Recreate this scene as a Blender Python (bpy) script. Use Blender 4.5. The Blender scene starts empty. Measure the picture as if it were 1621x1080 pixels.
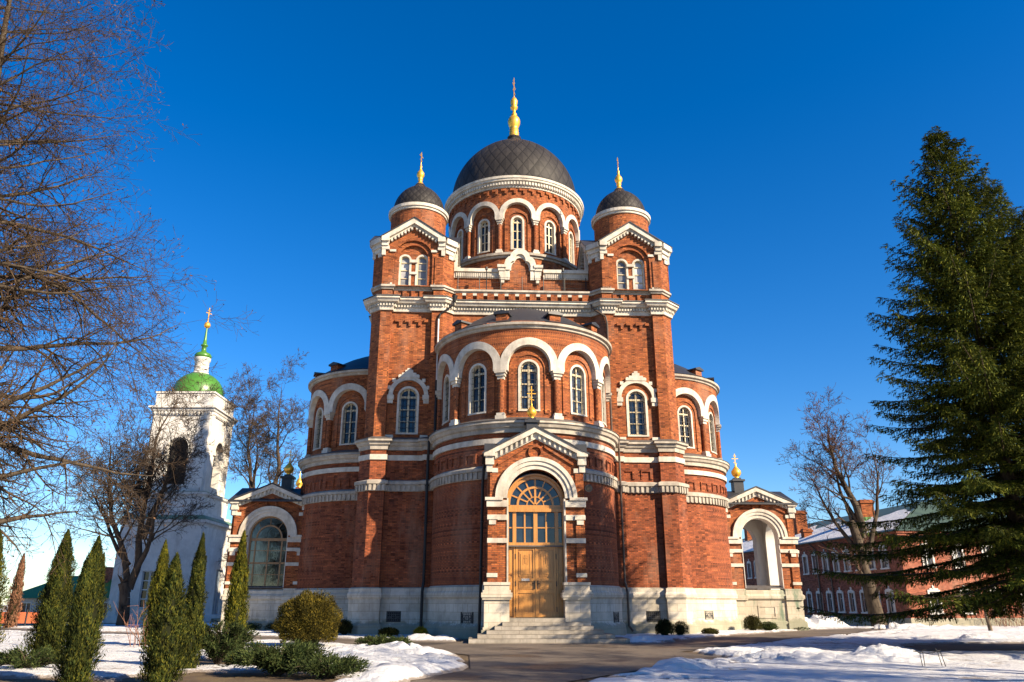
import bpy, math, random
import numpy as np
from mathutils import Vector, Matrix

# ------------------------------------------------------------------ camera, sky, sun, exposure
scene = bpy.context.scene
COL = scene.collection
PI = math.pi
cam_d = bpy.data.cameras.new('camera'); cam = bpy.data.objects.new('camera', cam_d); COL.objects.link(cam)
cam.location = (0, 0, 1.7)
cam.rotation_euler = (math.radians(90 + 18.902), 0, 0)
cam_d.sensor_width = 36.0
cam_d.lens = 36.0 * 1212 / 1621
cam_d.clip_start = 0.1; cam_d.clip_end = 3000
scene.camera = cam

SUN_AZ, SUN_EL = math.radians(54.5), math.radians(29)      # azimuth measured from "behind the camera" to the right
to_sun = Vector((math.sin(SUN_AZ) * math.cos(SUN_EL), -math.cos(SUN_AZ) * math.cos(SUN_EL), math.sin(SUN_EL)))
world = bpy.data.worlds.new('World'); scene.world = world; world.use_nodes = True
wn = world.node_tree; bg = wn.nodes['Background']
sky = wn.nodes.new('ShaderNodeTexSky'); sky.sky_type = 'NISHITA'; sky.sun_disc = False
sky.sun_elevation = SUN_EL; sky.sun_rotation = PI - SUN_AZ
sky.air_density = 1.0; sky.dust_density = 0.3; sky.ozone_density = 4.0; sky.altitude = 300
hs = wn.nodes.new('ShaderNodeHueSaturation'); hs.inputs['Saturation'].default_value = 1.36; hs.inputs['Hue'].default_value = 0.508
wn.links.new(sky.outputs[0], hs.inputs['Color']); wn.links.new(hs.outputs[0], bg.inputs['Color'])
bg.inputs['Strength'].default_value = 0.072
sl = bpy.data.lights.new('sun', 'SUN'); sl.energy = 5.0; sl.angle = math.radians(0.5); sl.color = (1.0, 0.83, 0.60)
sun = bpy.data.objects.new('sun', sl); COL.objects.link(sun)
sun.rotation_euler = to_sun.to_track_quat('Z', 'Y').to_euler(); sun.location = (60, -40, 60)
vs = scene.view_settings
vs.view_transform = 'Standard'; vs.look = 'None'; vs.exposure = 1.42; vs.gamma = 1.0

# ------------------------------------------------------------------ materials
def mat(name):
    m = bpy.data.materials.new(name); m.use_nodes = True
    nt = m.node_tree; return m, nt, nt.nodes['Principled BSDF']
def N(nt, t, **kw):
    n = nt.nodes.new(t)
    for k, v in kw.items():
        if hasattr(n, k) and not k.startswith('i_'): setattr(n, k, v)
    return n
def L(nt, a, b): nt.links.new(a, b)
def noise(nt, vec, scale, detail=4.0, rough=0.6):
    n = nt.nodes.new('ShaderNodeTexNoise'); n.inputs['Scale'].default_value = scale
    n.inputs['Detail'].default_value = detail; n.inputs['Roughness'].default_value = rough
    if vec is not None: L(nt, vec, n.inputs['Vector'])
    return n
def ramp(nt, fac, stops):
    r = nt.nodes.new('ShaderNodeValToRGB'); e = r.color_ramp.elements
    while len(e) < len(stops): e.new(0.5)
    for i, (p, c) in enumerate(stops):
        e[i].position = p; e[i].color = (c[0], c[1], c[2], 1) if not isinstance(c, (int, float)) else (c, c, c, 1)
    L(nt, fac, r.inputs[0]); return r
def mix(nt, fac, a, b, blend='MIX'):
    m = nt.nodes.new('ShaderNodeMix'); m.data_type = 'RGBA'; m.blend_type = blend
    for s, v in ((m.inputs[0], fac), (m.inputs[6], a), (m.inputs[7], b)):
        if hasattr(v, 'is_output'): L(nt, v, s)
        elif isinstance(v, (int, float)): s.default_value = v
        else: s.default_value = (v[0], v[1], v[2], 1)
    return m.outputs[2]
def math_(nt, op, a, b=None):
    m = nt.nodes.new('ShaderNodeMath'); m.operation = op
    for s, v in ((m.inputs[0], a), (m.inputs[1], b)):
        if v is None: continue
        if hasattr(v, 'is_output'): L(nt, v, s)
        else: s.default_value = v
    return m.outputs[0]
def vmath(nt, op, a, b=None):
    m = nt.nodes.new('ShaderNodeVectorMath'); m.operation = op
    for s, v in ((m.inputs[0], a), (m.inputs[1], b)):
        if v is None: continue
        if hasattr(v, 'is_output'): L(nt, v, s)
        else: s.default_value = v
    return m
def bump(nt, h, strength, dist, bsdf):
    b = nt.nodes.new('ShaderNodeBump'); b.inputs['Strength'].default_value = strength; b.inputs['Distance'].default_value = dist
    L(nt, h, b.inputs['Height']); L(nt, b.outputs[0], bsdf.inputs['Normal']); return b
def objco(nt): return nt.nodes.new('ShaderNodeTexCoord').outputs['Object']

def wallco(nt):
    """running length along the wall and height, from object position and face normal"""
    P = objco(nt)
    g = nt.nodes.new('ShaderNodeNewGeometry')
    vt = nt.nodes.new('ShaderNodeVectorTransform'); vt.vector_type = 'NORMAL'; vt.convert_from = 'WORLD'; vt.convert_to = 'OBJECT'
    L(nt, g.outputs['True Normal'], vt.inputs[0])
    cr = vmath(nt, 'CROSS_PRODUCT', (0, 0, 1), vt.outputs[0])
    t = vmath(nt, 'NORMALIZE', cr.outputs[0])
    u = vmath(nt, 'DOT_PRODUCT', t.outputs[0], P).outputs['Value']
    s = nt.nodes.new('ShaderNodeSeparateXYZ'); L(nt, P, s.inputs[0])
    c = nt.nodes.new('ShaderNodeCombineXYZ'); L(nt, u, c.inputs[0]); L(nt, s.outputs[2], c.inputs[1])
    return P, c.outputs[0]

def brick_mat(name, c1, c2, dark, mortar, row=0.086, width=0.26, stain=0.5):
    m, nt, b = mat(name)
    c1, c2, dark, mortar = [tuple(x * 0.74 for x in q) for q in (c1, c2, dark, mortar)]
    P, uv = wallco(nt)
    bt = nt.nodes.new('ShaderNodeTexBrick'); L(nt, uv, bt.inputs['Vector'])
    bt.inputs['Scale'].default_value = 1.0; bt.inputs['Brick Width'].default_value = width; bt.inputs['Row Height'].default_value = row
    bt.inputs['Mortar Size'].default_value = 0.014; bt.inputs['Mortar Smooth'].default_value = 0.3; bt.inputs['Bias'].default_value = -0.2
    bt.inputs['Color1'].default_value = (*c1, 1); bt.inputs['Color2'].default_value = (*c2, 1); bt.inputs['Mortar'].default_value = (*mortar, 1)
    n1 = noise(nt, P, 0.55, 6, 0.65); f1 = ramp(nt, n1.outputs[0], [(0.38, 0.0), (0.68, 1.0)])
    col = mix(nt, math_(nt, 'MULTIPLY', f1.outputs[0], stain), bt.outputs['Color'], dark, 'MIX')
    # single odd bricks, patches of replaced and of dusty brick
    sc = vmath(nt, 'MULTIPLY', uv, (1 / width, 1 / row, 1)); fl = vmath(nt, 'FLOOR', sc.outputs[0])
    wn_ = nt.nodes.new('ShaderNodeTexWhiteNoise'); wn_.noise_dimensions = '2D'; L(nt, fl.outputs[0], wn_.inputs['Vector'])
    f2 = ramp(nt, wn_.outputs[0], [(0.0, 0.36), (0.22, 0.9), (0.8, 1.04), (1.0, 1.5)])
    col = mix(nt, 0.9, col, f2.outputs[0], 'MULTIPLY')
    n2 = noise(nt, P, 2.6, 5, 0.7); f3 = ramp(nt, n2.outputs[0], [(0.3, 0.5), (0.52, 1.0), (0.75, 1.3)])
    col = mix(nt, 0.75, col, f3.outputs[0], 'MULTIPLY')
    # salt bloom and damp streaks with edges of their own
    sx = vmath(nt, 'MULTIPLY', P, (1.0, 1.0, 0.35)); n5 = noise(nt, sx.outputs[0], 0.42, 7, 0.72)
    fb = ramp(nt, n5.outputs[0], [(0.53, 0.0), (0.70, 0.55)]); col = mix(nt, fb.outputs[0], col, (0.27, 0.15, 0.10))
    n6 = noise(nt, sx.outputs[0], 1.3, 7, 0.75); fd = ramp(nt, n6.outputs[0], [(0.57, 0.0), (0.72, 0.65)]); col = mix(nt, fd.outputs[0], col, (0.035, 0.016, 0.012))
    L(nt, col, b.inputs['Base Color']); b.inputs['Roughness'].default_value = 0.9
    b.inputs['Specular IOR Level'].default_value = 0.25
    hgt = math_(nt, 'ADD', math_(nt, 'MULTIPLY', bt.outputs['Fac'], -0.6), math_(nt, 'MULTIPLY', n2.outputs[0], 0.8))
    bump(nt, hgt, 0.5, 0.02, b)
    return m
def stone_mat(name, c, var=0.25, scale=1.5, rough=0.8, stain=None, stain_lo=0.5, stain_hi=0.75, blocks=None, low_stain=None):
    m, nt, b = mat(name); P, uv = wallco(nt)
    c = tuple(x * 0.74 for x in c)
    n1 = noise(nt, P, scale, 7, 0.7)
    f = ramp(nt, n1.outputs[0], [(0.3, 1 - var), (0.6, 1.0), (0.8, 1 + var * 0.3)])
    col = mix(nt, 1.0, c, f.outputs[0], 'MULTIPLY')
    if blocks:
        bt = nt.nodes.new('ShaderNodeTexBrick'); L(nt, uv, bt.inputs['Vector'])
        bt.inputs['Scale'].default_value = 1.0; bt.inputs['Brick Width'].default_value = blocks[0]; bt.inputs['Row Height'].default_value = blocks[1]
        bt.inputs['Mortar Size'].default_value = 0.012
        bt.inputs['Color1'].default_value = (1, 1, 1, 1); bt.inputs['Color2'].default_value = (0.86, 0.84, 0.8, 1); bt.inputs['Mortar'].default_value = (0.6, 0.57, 0.52, 1)
        col = mix(nt, 1.0, col, bt.outputs['Color'], 'MULTIPLY')
    if stain:
        sx = vmath(nt, 'MULTIPLY', P, (1.0, 1.0, 0.22)); n2 = noise(nt, sx.outputs[0], 1.1, 6, 0.7)
        stain = tuple(x * 0.6 for x in stain); fs = ramp(nt, n2.outputs[0], [(stain_lo, 0.0), (stain_hi, 0.9)])
        col = mix(nt, fs.outputs[0], col, stain)
    if low_stain:
        s = nt.nodes.new('ShaderNodeSeparateXYZ'); L(nt, P, s.inputs[0])
        n3 = noise(nt, P, 2.0, 5, 0.7)
        zz = math_(nt, 'ADD', s.outputs[2], math_(nt, 'MULTIPLY', n3.outputs[0], -1.2))
        fz = ramp(nt, zz, [(0.0, 0.7), (0.16, 0.0)])
        col = mix(nt, fz.outputs[0], col, low_stain)
    L(nt, col, b.inputs['Base Color']); b.inputs['Roughness'].default_value = rough; b.inputs['Specular IOR Level'].default_value = 0.3
    n4 = noise(nt, P, 14, 4, 0.7); bump(nt, n4.outputs[0], 0.25, 0.02, b)
    return m
def plain_mat(name, c, rough=0.5, metal=0.0, var=0.2, scale=4.0, bmp=0.1, spec=0.5):
    m, nt, b = mat(name); P = objco(nt); n1 = noise(nt, P, scale, 5, 0.65)
    f = ramp(nt, n1.outputs[0], [(0.3, 1 - var), (0.7, 1 + var * 0.5)])
    L(nt, mix(nt, 1.0, c, f.outputs[0], 'MULTIPLY'), b.inputs['Base Color'])
    b.inputs['Roughness'].default_value = rough; b.inputs['Metallic'].default_value = metal; b.inputs['Specular IOR Level'].default_value = spec
    if bmp: bump(nt, n1.outputs[0], bmp, 0.02, b)
    return m
def dome_mat(name, c, k_ang, pitch, center):
    """dark sheet metal laid in diamonds"""
    m, nt, b = mat(name); P = objco(nt)
    q = vmath(nt, 'SUBTRACT', P, center).outputs[0]
    s = nt.nodes.new('ShaderNodeSeparateXYZ'); L(nt, q, s.inputs[0])
    ang = math_(nt, 'ARCTAN2', s.outputs[1], s.outputs[0])
    a = math_(nt, 'MULTIPLY', ang, k_ang / (2 * PI)); z = math_(nt, 'MULTIPLY', s.outputs[2], 1 / pitch)
    p1 = math_(nt, 'PINGPONG', math_(nt, 'ADD', a, z), 0.5); p2 = math_(nt, 'PINGPONG', math_(nt, 'SUBTRACT', a, z), 0.5)
    mn = math_(nt, 'MINIMUM', p1, p2)
    f = ramp(nt, mn, [(0.0, 0.12), (0.075, 1.0)])
    i1 = math_(nt, 'FLOOR', math_(nt, 'ADD', a, z)); i2 = math_(nt, 'FLOOR', math_(nt, 'SUBTRACT', a, z))
    cmb = nt.nodes.new('ShaderNodeCombineXYZ'); L(nt, i1, cmb.inputs[0]); L(nt, i2, cmb.inputs[1])
    w = nt.nodes.new('ShaderNodeTexWhiteNoise'); w.noise_dimensions = '2D'; L(nt, cmb.outputs[0], w.inputs['Vector'])
    fv = ramp(nt, w.outputs[0], [(0.0, 0.8), (1.0, 1.25)])
    n1 = noise(nt, P, 1.2, 6, 0.7); fn = ramp(nt, n1.outputs[0], [(0.3, 0.75), (0.75, 1.3)])
    col = mix(nt, 1.0, mix(nt, 1.0, mix(nt, 1.0, c, f.outputs[0], 'MULTIPLY'), fv.outputs[0], 'MULTIPLY'), fn.outputs[0], 'MULTIPLY')
    L(nt, col, b.inputs['Base Color']); b.inputs['Roughness'].default_value = 0.6; b.inputs['Metallic'].default_value = 0.0; b.inputs['Specular IOR Level'].default_value = 0.22
    bump(nt, math_(nt, 'ADD', mn, math_(nt, 'MULTIPLY', w.outputs[0], 0.12)), 0.8, 0.06, b)
    return m
def leaf_mat(name, c1, c2, c3, clump=0.5, trans=0.25, rough=0.6):
    m, nt, b = mat(name); P = objco(nt)
    g = nt.nodes.new('ShaderNodeNewGeometry')
    r = ramp(nt, g.outputs['Random Per Island'], [(0.0, c1), (0.55, c2), (1.0, c3)])
    n1 = noise(nt, P, clump, 4, 0.6); f = ramp(nt, n1.outputs[0], [(0.36, 0.45), (0.66, 1.35)])
    col = mix(nt, 1.0, r.outputs[0], f.outputs[0], 'MULTIPLY')
    L(nt, col, b.inputs['Base Color']); b.inputs['Roughness'].default_value = 0.85; b.inputs['Specular IOR Level'].default_value = 0.12
    tr = nt.nodes.new('ShaderNodeBsdfTranslucent'); L(nt, col, tr.inputs[0])
    mx = nt.nodes.new('ShaderNodeMixShader'); mx.inputs[0].default_value = trans
    out = nt.nodes['Material Output']; L(nt, b.outputs[0], mx.inputs[1]); L(nt, tr.outputs[0], mx.inputs[2]); L(nt, mx.outputs[0], out.inputs[0])
    return m
def bark_mat(name, c1, c2, scale=6):
    m, nt, b = mat(name); P = objco(nt)
    sx = vmath(nt, 'MULTIPLY', P, (1, 1, 0.3)); n1 = noise(nt, sx.outputs[0], scale, 6, 0.7)
    r = ramp(nt, n1.outputs[0], [(0.35, c1), (0.7, c2)])
    L(nt, r.outputs[0], b.inputs['Base Color']); b.inputs['Roughness'].default_value = 0.95; b.inputs['Specular IOR Level'].default_value = 0.1
    bump(nt, n1.outputs[0], 0.6, 0.03, b); return m
def glass_mat(name, c=(0.012, 0.02, 0.035), rough=0.04):
    m, nt, b = mat(name); P = objco(nt); n1 = noise(nt, P, 0.9, 2, 0.5)
    r = ramp(nt, n1.outputs[0], [(0.35, tuple(x * 0.5 for x in c)), (0.7, tuple(x * 1.8 for x in c))])
    oi = nt.nodes.new('ShaderNodeObjectInfo'); rv = ramp(nt, oi.outputs['Random'], [(0.0, 0.4), (0.6, 1.0), (1.0, 2.6)])
    L(nt, mix(nt, 1.0, r.outputs[0], rv.outputs[0], 'MULTIPLY'), b.inputs['Base Color']); b.inputs['Roughness'].default_value = rough; b.inputs['IOR'].default_value = 1.55
    bump(nt, n1.outputs[0], 0.15, 0.05, b); return m

M = {}
M['brick'] = brick_mat('orange_red_brick', (0.50, 0.150, 0.040), (0.28, 0.068, 0.023), (0.17, 0.045, 0.022), (0.16, 0.075, 0.045))
M['brick_low'] = brick_mat('dark_red_brick', (0.41, 0.106, 0.034), (0.25, 0.058, 0.022), (0.14, 0.04, 0.024), (0.13, 0.062, 0.04), stain=0.6)
M['brick_far'] = brick_mat('barrack_brick', (0.42, 0.11, 0.05), (0.33, 0.08, 0.04), (0.2, 0.06, 0.04), (0.35, 0.2, 0.14))
M['white'] = stone_mat('white_trim', (0.74, 0.68, 0.58), var=0.36, scale=2.2, stain=(0.36, 0.30, 0.24), stain_lo=0.48, stain_hi=0.80)
M['greytrim'] = stone_mat('weathered_white_trim', (0.56, 0.50, 0.42), var=0.4, scale=2.0, stain=(0.28, 0.25, 0.21), stain_lo=0.44, stain_hi=0.74)
M['stone'] = stone_mat('limestone_plinth', (0.76, 0.69, 0.58), var=0.34, scale=1.2, stain=(0.33, 0.29, 0.23), stain_lo=0.5, stain_hi=0.85, blocks=(1.1, 0.42), low_stain=(0.17, 0.165, 0.11))
M['stone_green'] = stone_mat('limestone_copper_stained', (0.62, 0.55, 0.44), var=0.3, scale=1.2, stain=(0.17, 0.25, 0.17), stain_lo=0.53, stain_hi=0.66, blocks=(0.9, 0.5), low_stain=(0.18, 0.19, 0.13))
M['plaster'] = stone_mat('white_plaster', (0.80, 0.77, 0.71), var=0.12, scale=1.0)
M['tower_white'] = stone_mat('bell_tower_limewash', (0.80, 0.77, 0.72), var=0.3, scale=0.9, stain=(0.45, 0.40, 0.34), stain_lo=0.52, stain_hi=0.9)
M['roof'] = plain_mat('dark_sheet_roof', (0.028, 0.030, 0.036), 0.5, 0.2, 0.3, 2.0)
M['ledge'] = plain_mat('dull_metal_flashing', (0.10, 0.09, 0.085), 0.55, 0.2, 0.3, 3.0)
M['gold'] = plain_mat('gilding', (0.95, 0.50, 0.07), 0.42, 0.75, 0.12, 3.0, 0.05)
M['iron'] = plain_mat('black_iron', (0.012, 0.012, 0.014), 0.55, 0.3, 0.2)
M['pipe_brown'] = plain_mat('brown_downpipe', (0.07, 0.045, 0.03), 0.5, 0.1, 0.2)
M['cream'] = plain_mat('cream_window_paint', (0.47, 0.39, 0.25), 0.5, 0, 0.15)
M['sash'] = plain_mat('white_window_paint', (0.58, 0.56, 0.53), 0.5, 0, 0.12)
M['glass'] = glass_mat('dark_window_glass')
M['glass_porch'] = glass_mat('porch_glass', (0.05, 0.055, 0.06), 0.05)
M['wood'] = None
def wood_mat(name, c1, c2):
    m, nt, b = mat(name); P = objco(nt)
    sx = vmath(nt, 'MULTIPLY', P, (9, 9, 0.7)); n1 = noise(nt, sx.outputs[0], 2.0, 6, 0.65)
    r = ramp(nt, n1.outputs[0], [(0.3, c1), (0.7, c2)])
    L(nt, r.outputs[0], b.inputs['Base Color']); b.inputs['Roughness'].default_value = 0.38; b.inputs['Coat Weight'].default_value = 0.15
    bump(nt, n1.outputs[0], 0.15, 0.01, b); return m
M['wood'] = wood_mat('varnished_oak', (0.30, 0.13, 0.026), (0.46, 0.215, 0.05))
M['wood_dark'] = wood_mat('brown_frame_wood', (0.17, 0.09, 0.04), (0.27, 0.15, 0.06))
M['steps'] = stone_mat('granite_steps', (0.44, 0.40, 0.35), var=0.35, scale=3.0, stain=(0.22, 0.20, 0.17), blocks=(1.6, 0.17))
M['green_roof'] = plain_mat('green_painted_roof', (0.06, 0.16, 0.03), 0.45, 0.0, 0.25, 1.5)
M['green_dome'] = plain_mat('bright_green_dome', (0.055, 0.17, 0.022), 0.35, 0.0, 0.2, 1.2)
M['white_paint'] = plain_mat('white_paint', (0.56, 0.54, 0.50), 0.5, 0, 0.1)
M['dark_void'] = plain_mat('dark_inside', (0.012, 0.011, 0.01), 0.9, 0, 0.1, 2, 0)  # near-black colour stands for shade inside openings; lamp glass shares it
M['curtain'] = plain_mat('pale_curtain', (0.5, 0.5, 0.5), 0.9, 0, 0.35, 3)
M['orange_panel'] = plain_mat('orange_panels', (0.50, 0.13, 0.05), 0.7, 0, 0.2)
M['grey_render'] = plain_mat('grey_render', (0.45, 0.43, 0.42), 0.9, 0, 0.15)
M['bark'] = bark_mat('dark_bark', (0.035, 0.025, 0.02), (0.10, 0.075, 0.055))
M['bark_pale'] = bark_mat('pale_bark', (0.07, 0.052, 0.036), (0.21, 0.165, 0.12))
M['bark_mid'] = bark_mat('grey_brown_bark', (0.030, 0.023, 0.017), (0.105, 0.082, 0.060))
M['twig'] = bark_mat('twig_bark', (0.05, 0.028, 0.022), (0.13, 0.075, 0.05), 3)
M['twig_red'] = bark_mat('reddish_twig_bark', (0.030, 0.021, 0.015), (0.105, 0.072, 0.046), 3)
M['cane'] = bark_mat('red_cane', (0.16, 0.07, 0.05), (0.28, 0.15, 0.10), 5)
M['bud'] = leaf_mat('dry_buds', (0.08, 0.042, 0.024), (0.14, 0.075, 0.04), (0.20, 0.11, 0.055), 0.8, 0.3)
M['spruce'] = leaf_mat('spruce_needles', (0.018, 0.032, 0.006), (0.058, 0.076, 0.010), (0.155, 0.158, 0.018), 0.6, 0.15)
M['thuja'] = leaf_mat('thuja_leaves', (0.022, 0.031, 0.005), (0.068, 0.076, 0.009), (0.19, 0.158, 0.013), 2.2, 0.12)
M['thuja_dark'] = leaf_mat('dark_thuja_leaves', (0.011, 0.019, 0.005), (0.033, 0.043, 0.008), (0.10, 0.094, 0.012), 2.2, 0.1)
M['round'] = leaf_mat('bronze_thuja_leaves', (0.022, 0.021, 0.005), (0.060, 0.050, 0.008), (0.15, 0.108, 0.013), 1.8, 0.12)
M['leaf_core'] = plain_mat('foliage_core_shade', (0.012, 0.014, 0.005), 0.9, 0, 0.4, 8, 0.4, 0.1)  # near-black colour stands for shade deep in the foliage
M['juniper'] = leaf_mat('juniper_needles', (0.016, 0.028, 0.009), (0.040, 0.060, 0.018), (0.085, 0.10, 0.030), 1.2, 0.2)
M['boxwood'] = leaf_mat('boxwood_leaves', (0.02, 0.022, 0.008), (0.045, 0.045, 0.012), (0.085, 0.075, 0.018), 1.5, 0.2)
M['yellow_bush'] = leaf_mat('yellow_leaves', (0.25, 0.18, 0.012), (0.40, 0.30, 0.02), (0.5, 0.38, 0.03), 1.5, 0.3)
M['brown_leaf'] = leaf_mat('dry_brown_leaves', (0.12, 0.06, 0.035), (0.20, 0.10, 0.06), (0.27, 0.14, 0.08), 1.0, 0.2)

def snow_mat():
    m, nt, b = mat('snow'); P = objco(nt)
    n1 = noise(nt, P, 0.8, 6, 0.65); n2 = noise(nt, P, 7.0, 6, 0.75)
    r = ramp(nt, n1.outputs[0], [(0.3, (0.50, 0.51, 0.53)), (0.6, (0.62, 0.62, 0.625))])
    # old dirt melted out of the drifts
    n3 = noise(nt, P, 2.3, 8, 0.8); d = ramp(nt, n3.outputs[0], [(0.62, 0.0), (0.74, 0.85)])
    col = mix(nt, d.outputs[0], r.outputs[0], (0.20, 0.15, 0.11))
    sp = nt.nodes.new('ShaderNodeSeparateXYZ'); L(nt, P, sp.inputs[0]); zz = math_(nt, 'ADD', sp.outputs[2], math_(nt, 'MULTIPLY', math_(nt, 'SUBTRACT', n3.outputs[0], 0.5), 0.22))
    thin = ramp(nt, zz, [(0.0, 0.8), (0.035, 0.0)]); col = mix(nt, thin.outputs[0], col, (0.16, 0.115, 0.08))
    L(nt, col, b.inputs['Base Color']); b.inputs['Roughness'].default_value = 0.7
    b.inputs['Specular IOR Level'].default_value = 0.25
    bump(nt, math_(nt, 'ADD', n1.outputs[0], math_(nt, 'MULTIPLY', n2.outputs[0], 0.5)), 1.0, 0.16, b); return m
M['snow'] = snow_mat()
def asphalt_mat(name, a, b_, c, s1, s2):
    m, nt, b = mat(name); P = objco(nt); n1 = noise(nt, P, s1, 7, 0.7); n2 = noise(nt, P, s2, 5, 0.8)
    r = ramp(nt, n1.outputs[0], [(0.3, a), (0.5, b_), (0.72, c)]); f = ramp(nt, n2.outputs[0], [(0.3, 0.55), (0.7, 1.4)])
    col = mix(nt, 1.0, r.outputs[0], f.outputs[0], 'MULTIPLY')
    n3 = noise(nt, P, 0.33, 6, 0.65); w = ramp(nt, n3.outputs[0], [(0.52, 0.0), (0.60, 1.0)])            # wet patches of meltwater
    col = mix(nt, math_(nt, 'MULTIPLY', w.outputs[0], 0.55), col, (0.022, 0.018, 0.015))
    v = nt.nodes.new('ShaderNodeTexVoronoi'); v.feature = 'DISTANCE_TO_EDGE'; v.inputs['Scale'].default_value = 0.55
    L(nt, P, v.inputs['Vector'])
    k = ramp(nt, v.outputs['Distance'], [(0.0, 0.45), (0.018, 1.0)]); col = mix(nt, 0.8, col, k.outputs[0], 'MULTIPLY')
    n4 = noise(nt, P, 9, 3, 0.8); g = ramp(nt, n4.outputs[0], [(0.70, 0.0), (0.76, 0.6)]); col = mix(nt, g.outputs[0], col, (0.30, 0.25, 0.2))   # grit
    L(nt, col, b.inputs['Base Color']); rr = ramp(nt, w.outputs[0], [(0.0, 0.9), (1.0, 0.42)]); L(nt, rr.outputs[0], b.inputs['Roughness'])
    bump(nt, n2.outputs[0], 0.6, 0.02, b); return m
def ground_mat(name, a, b_, c, s1, s2):
    m, nt, b = mat(name); P = objco(nt)
    n1 = noise(nt, P, s1, 7, 0.7); n2 = noise(nt, P, s2, 5, 0.75)
    r = ramp(nt, n1.outputs[0], [(0.3, a), (0.5, b_), (0.72, c)])
    f = ramp(nt, n2.outputs[0], [(0.3, 0.65), (0.7, 1.3)])
    L(nt, mix(nt, 1.0, r.outputs[0], f.outputs[0], 'MULTIPLY'), b.inputs['Base Color']); b.inputs['Roughness'].default_value = 0.85
    bump(nt, n2.outputs[0], 0.6, 0.02, b); return m
M['asphalt'] = asphalt_mat('worn_asphalt', (0.055, 0.043, 0.033), (0.095, 0.073, 0.054), (0.15, 0.117, 0.085), 0.5, 30)
M['low_bounce'] = None
M['soil'] = ground_mat('bare_soil_dead_grass', (0.04, 0.026, 0.014), (0.085, 0.055, 0.026), (0.14, 0.10, 0.04), 1.2, 16)

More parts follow.
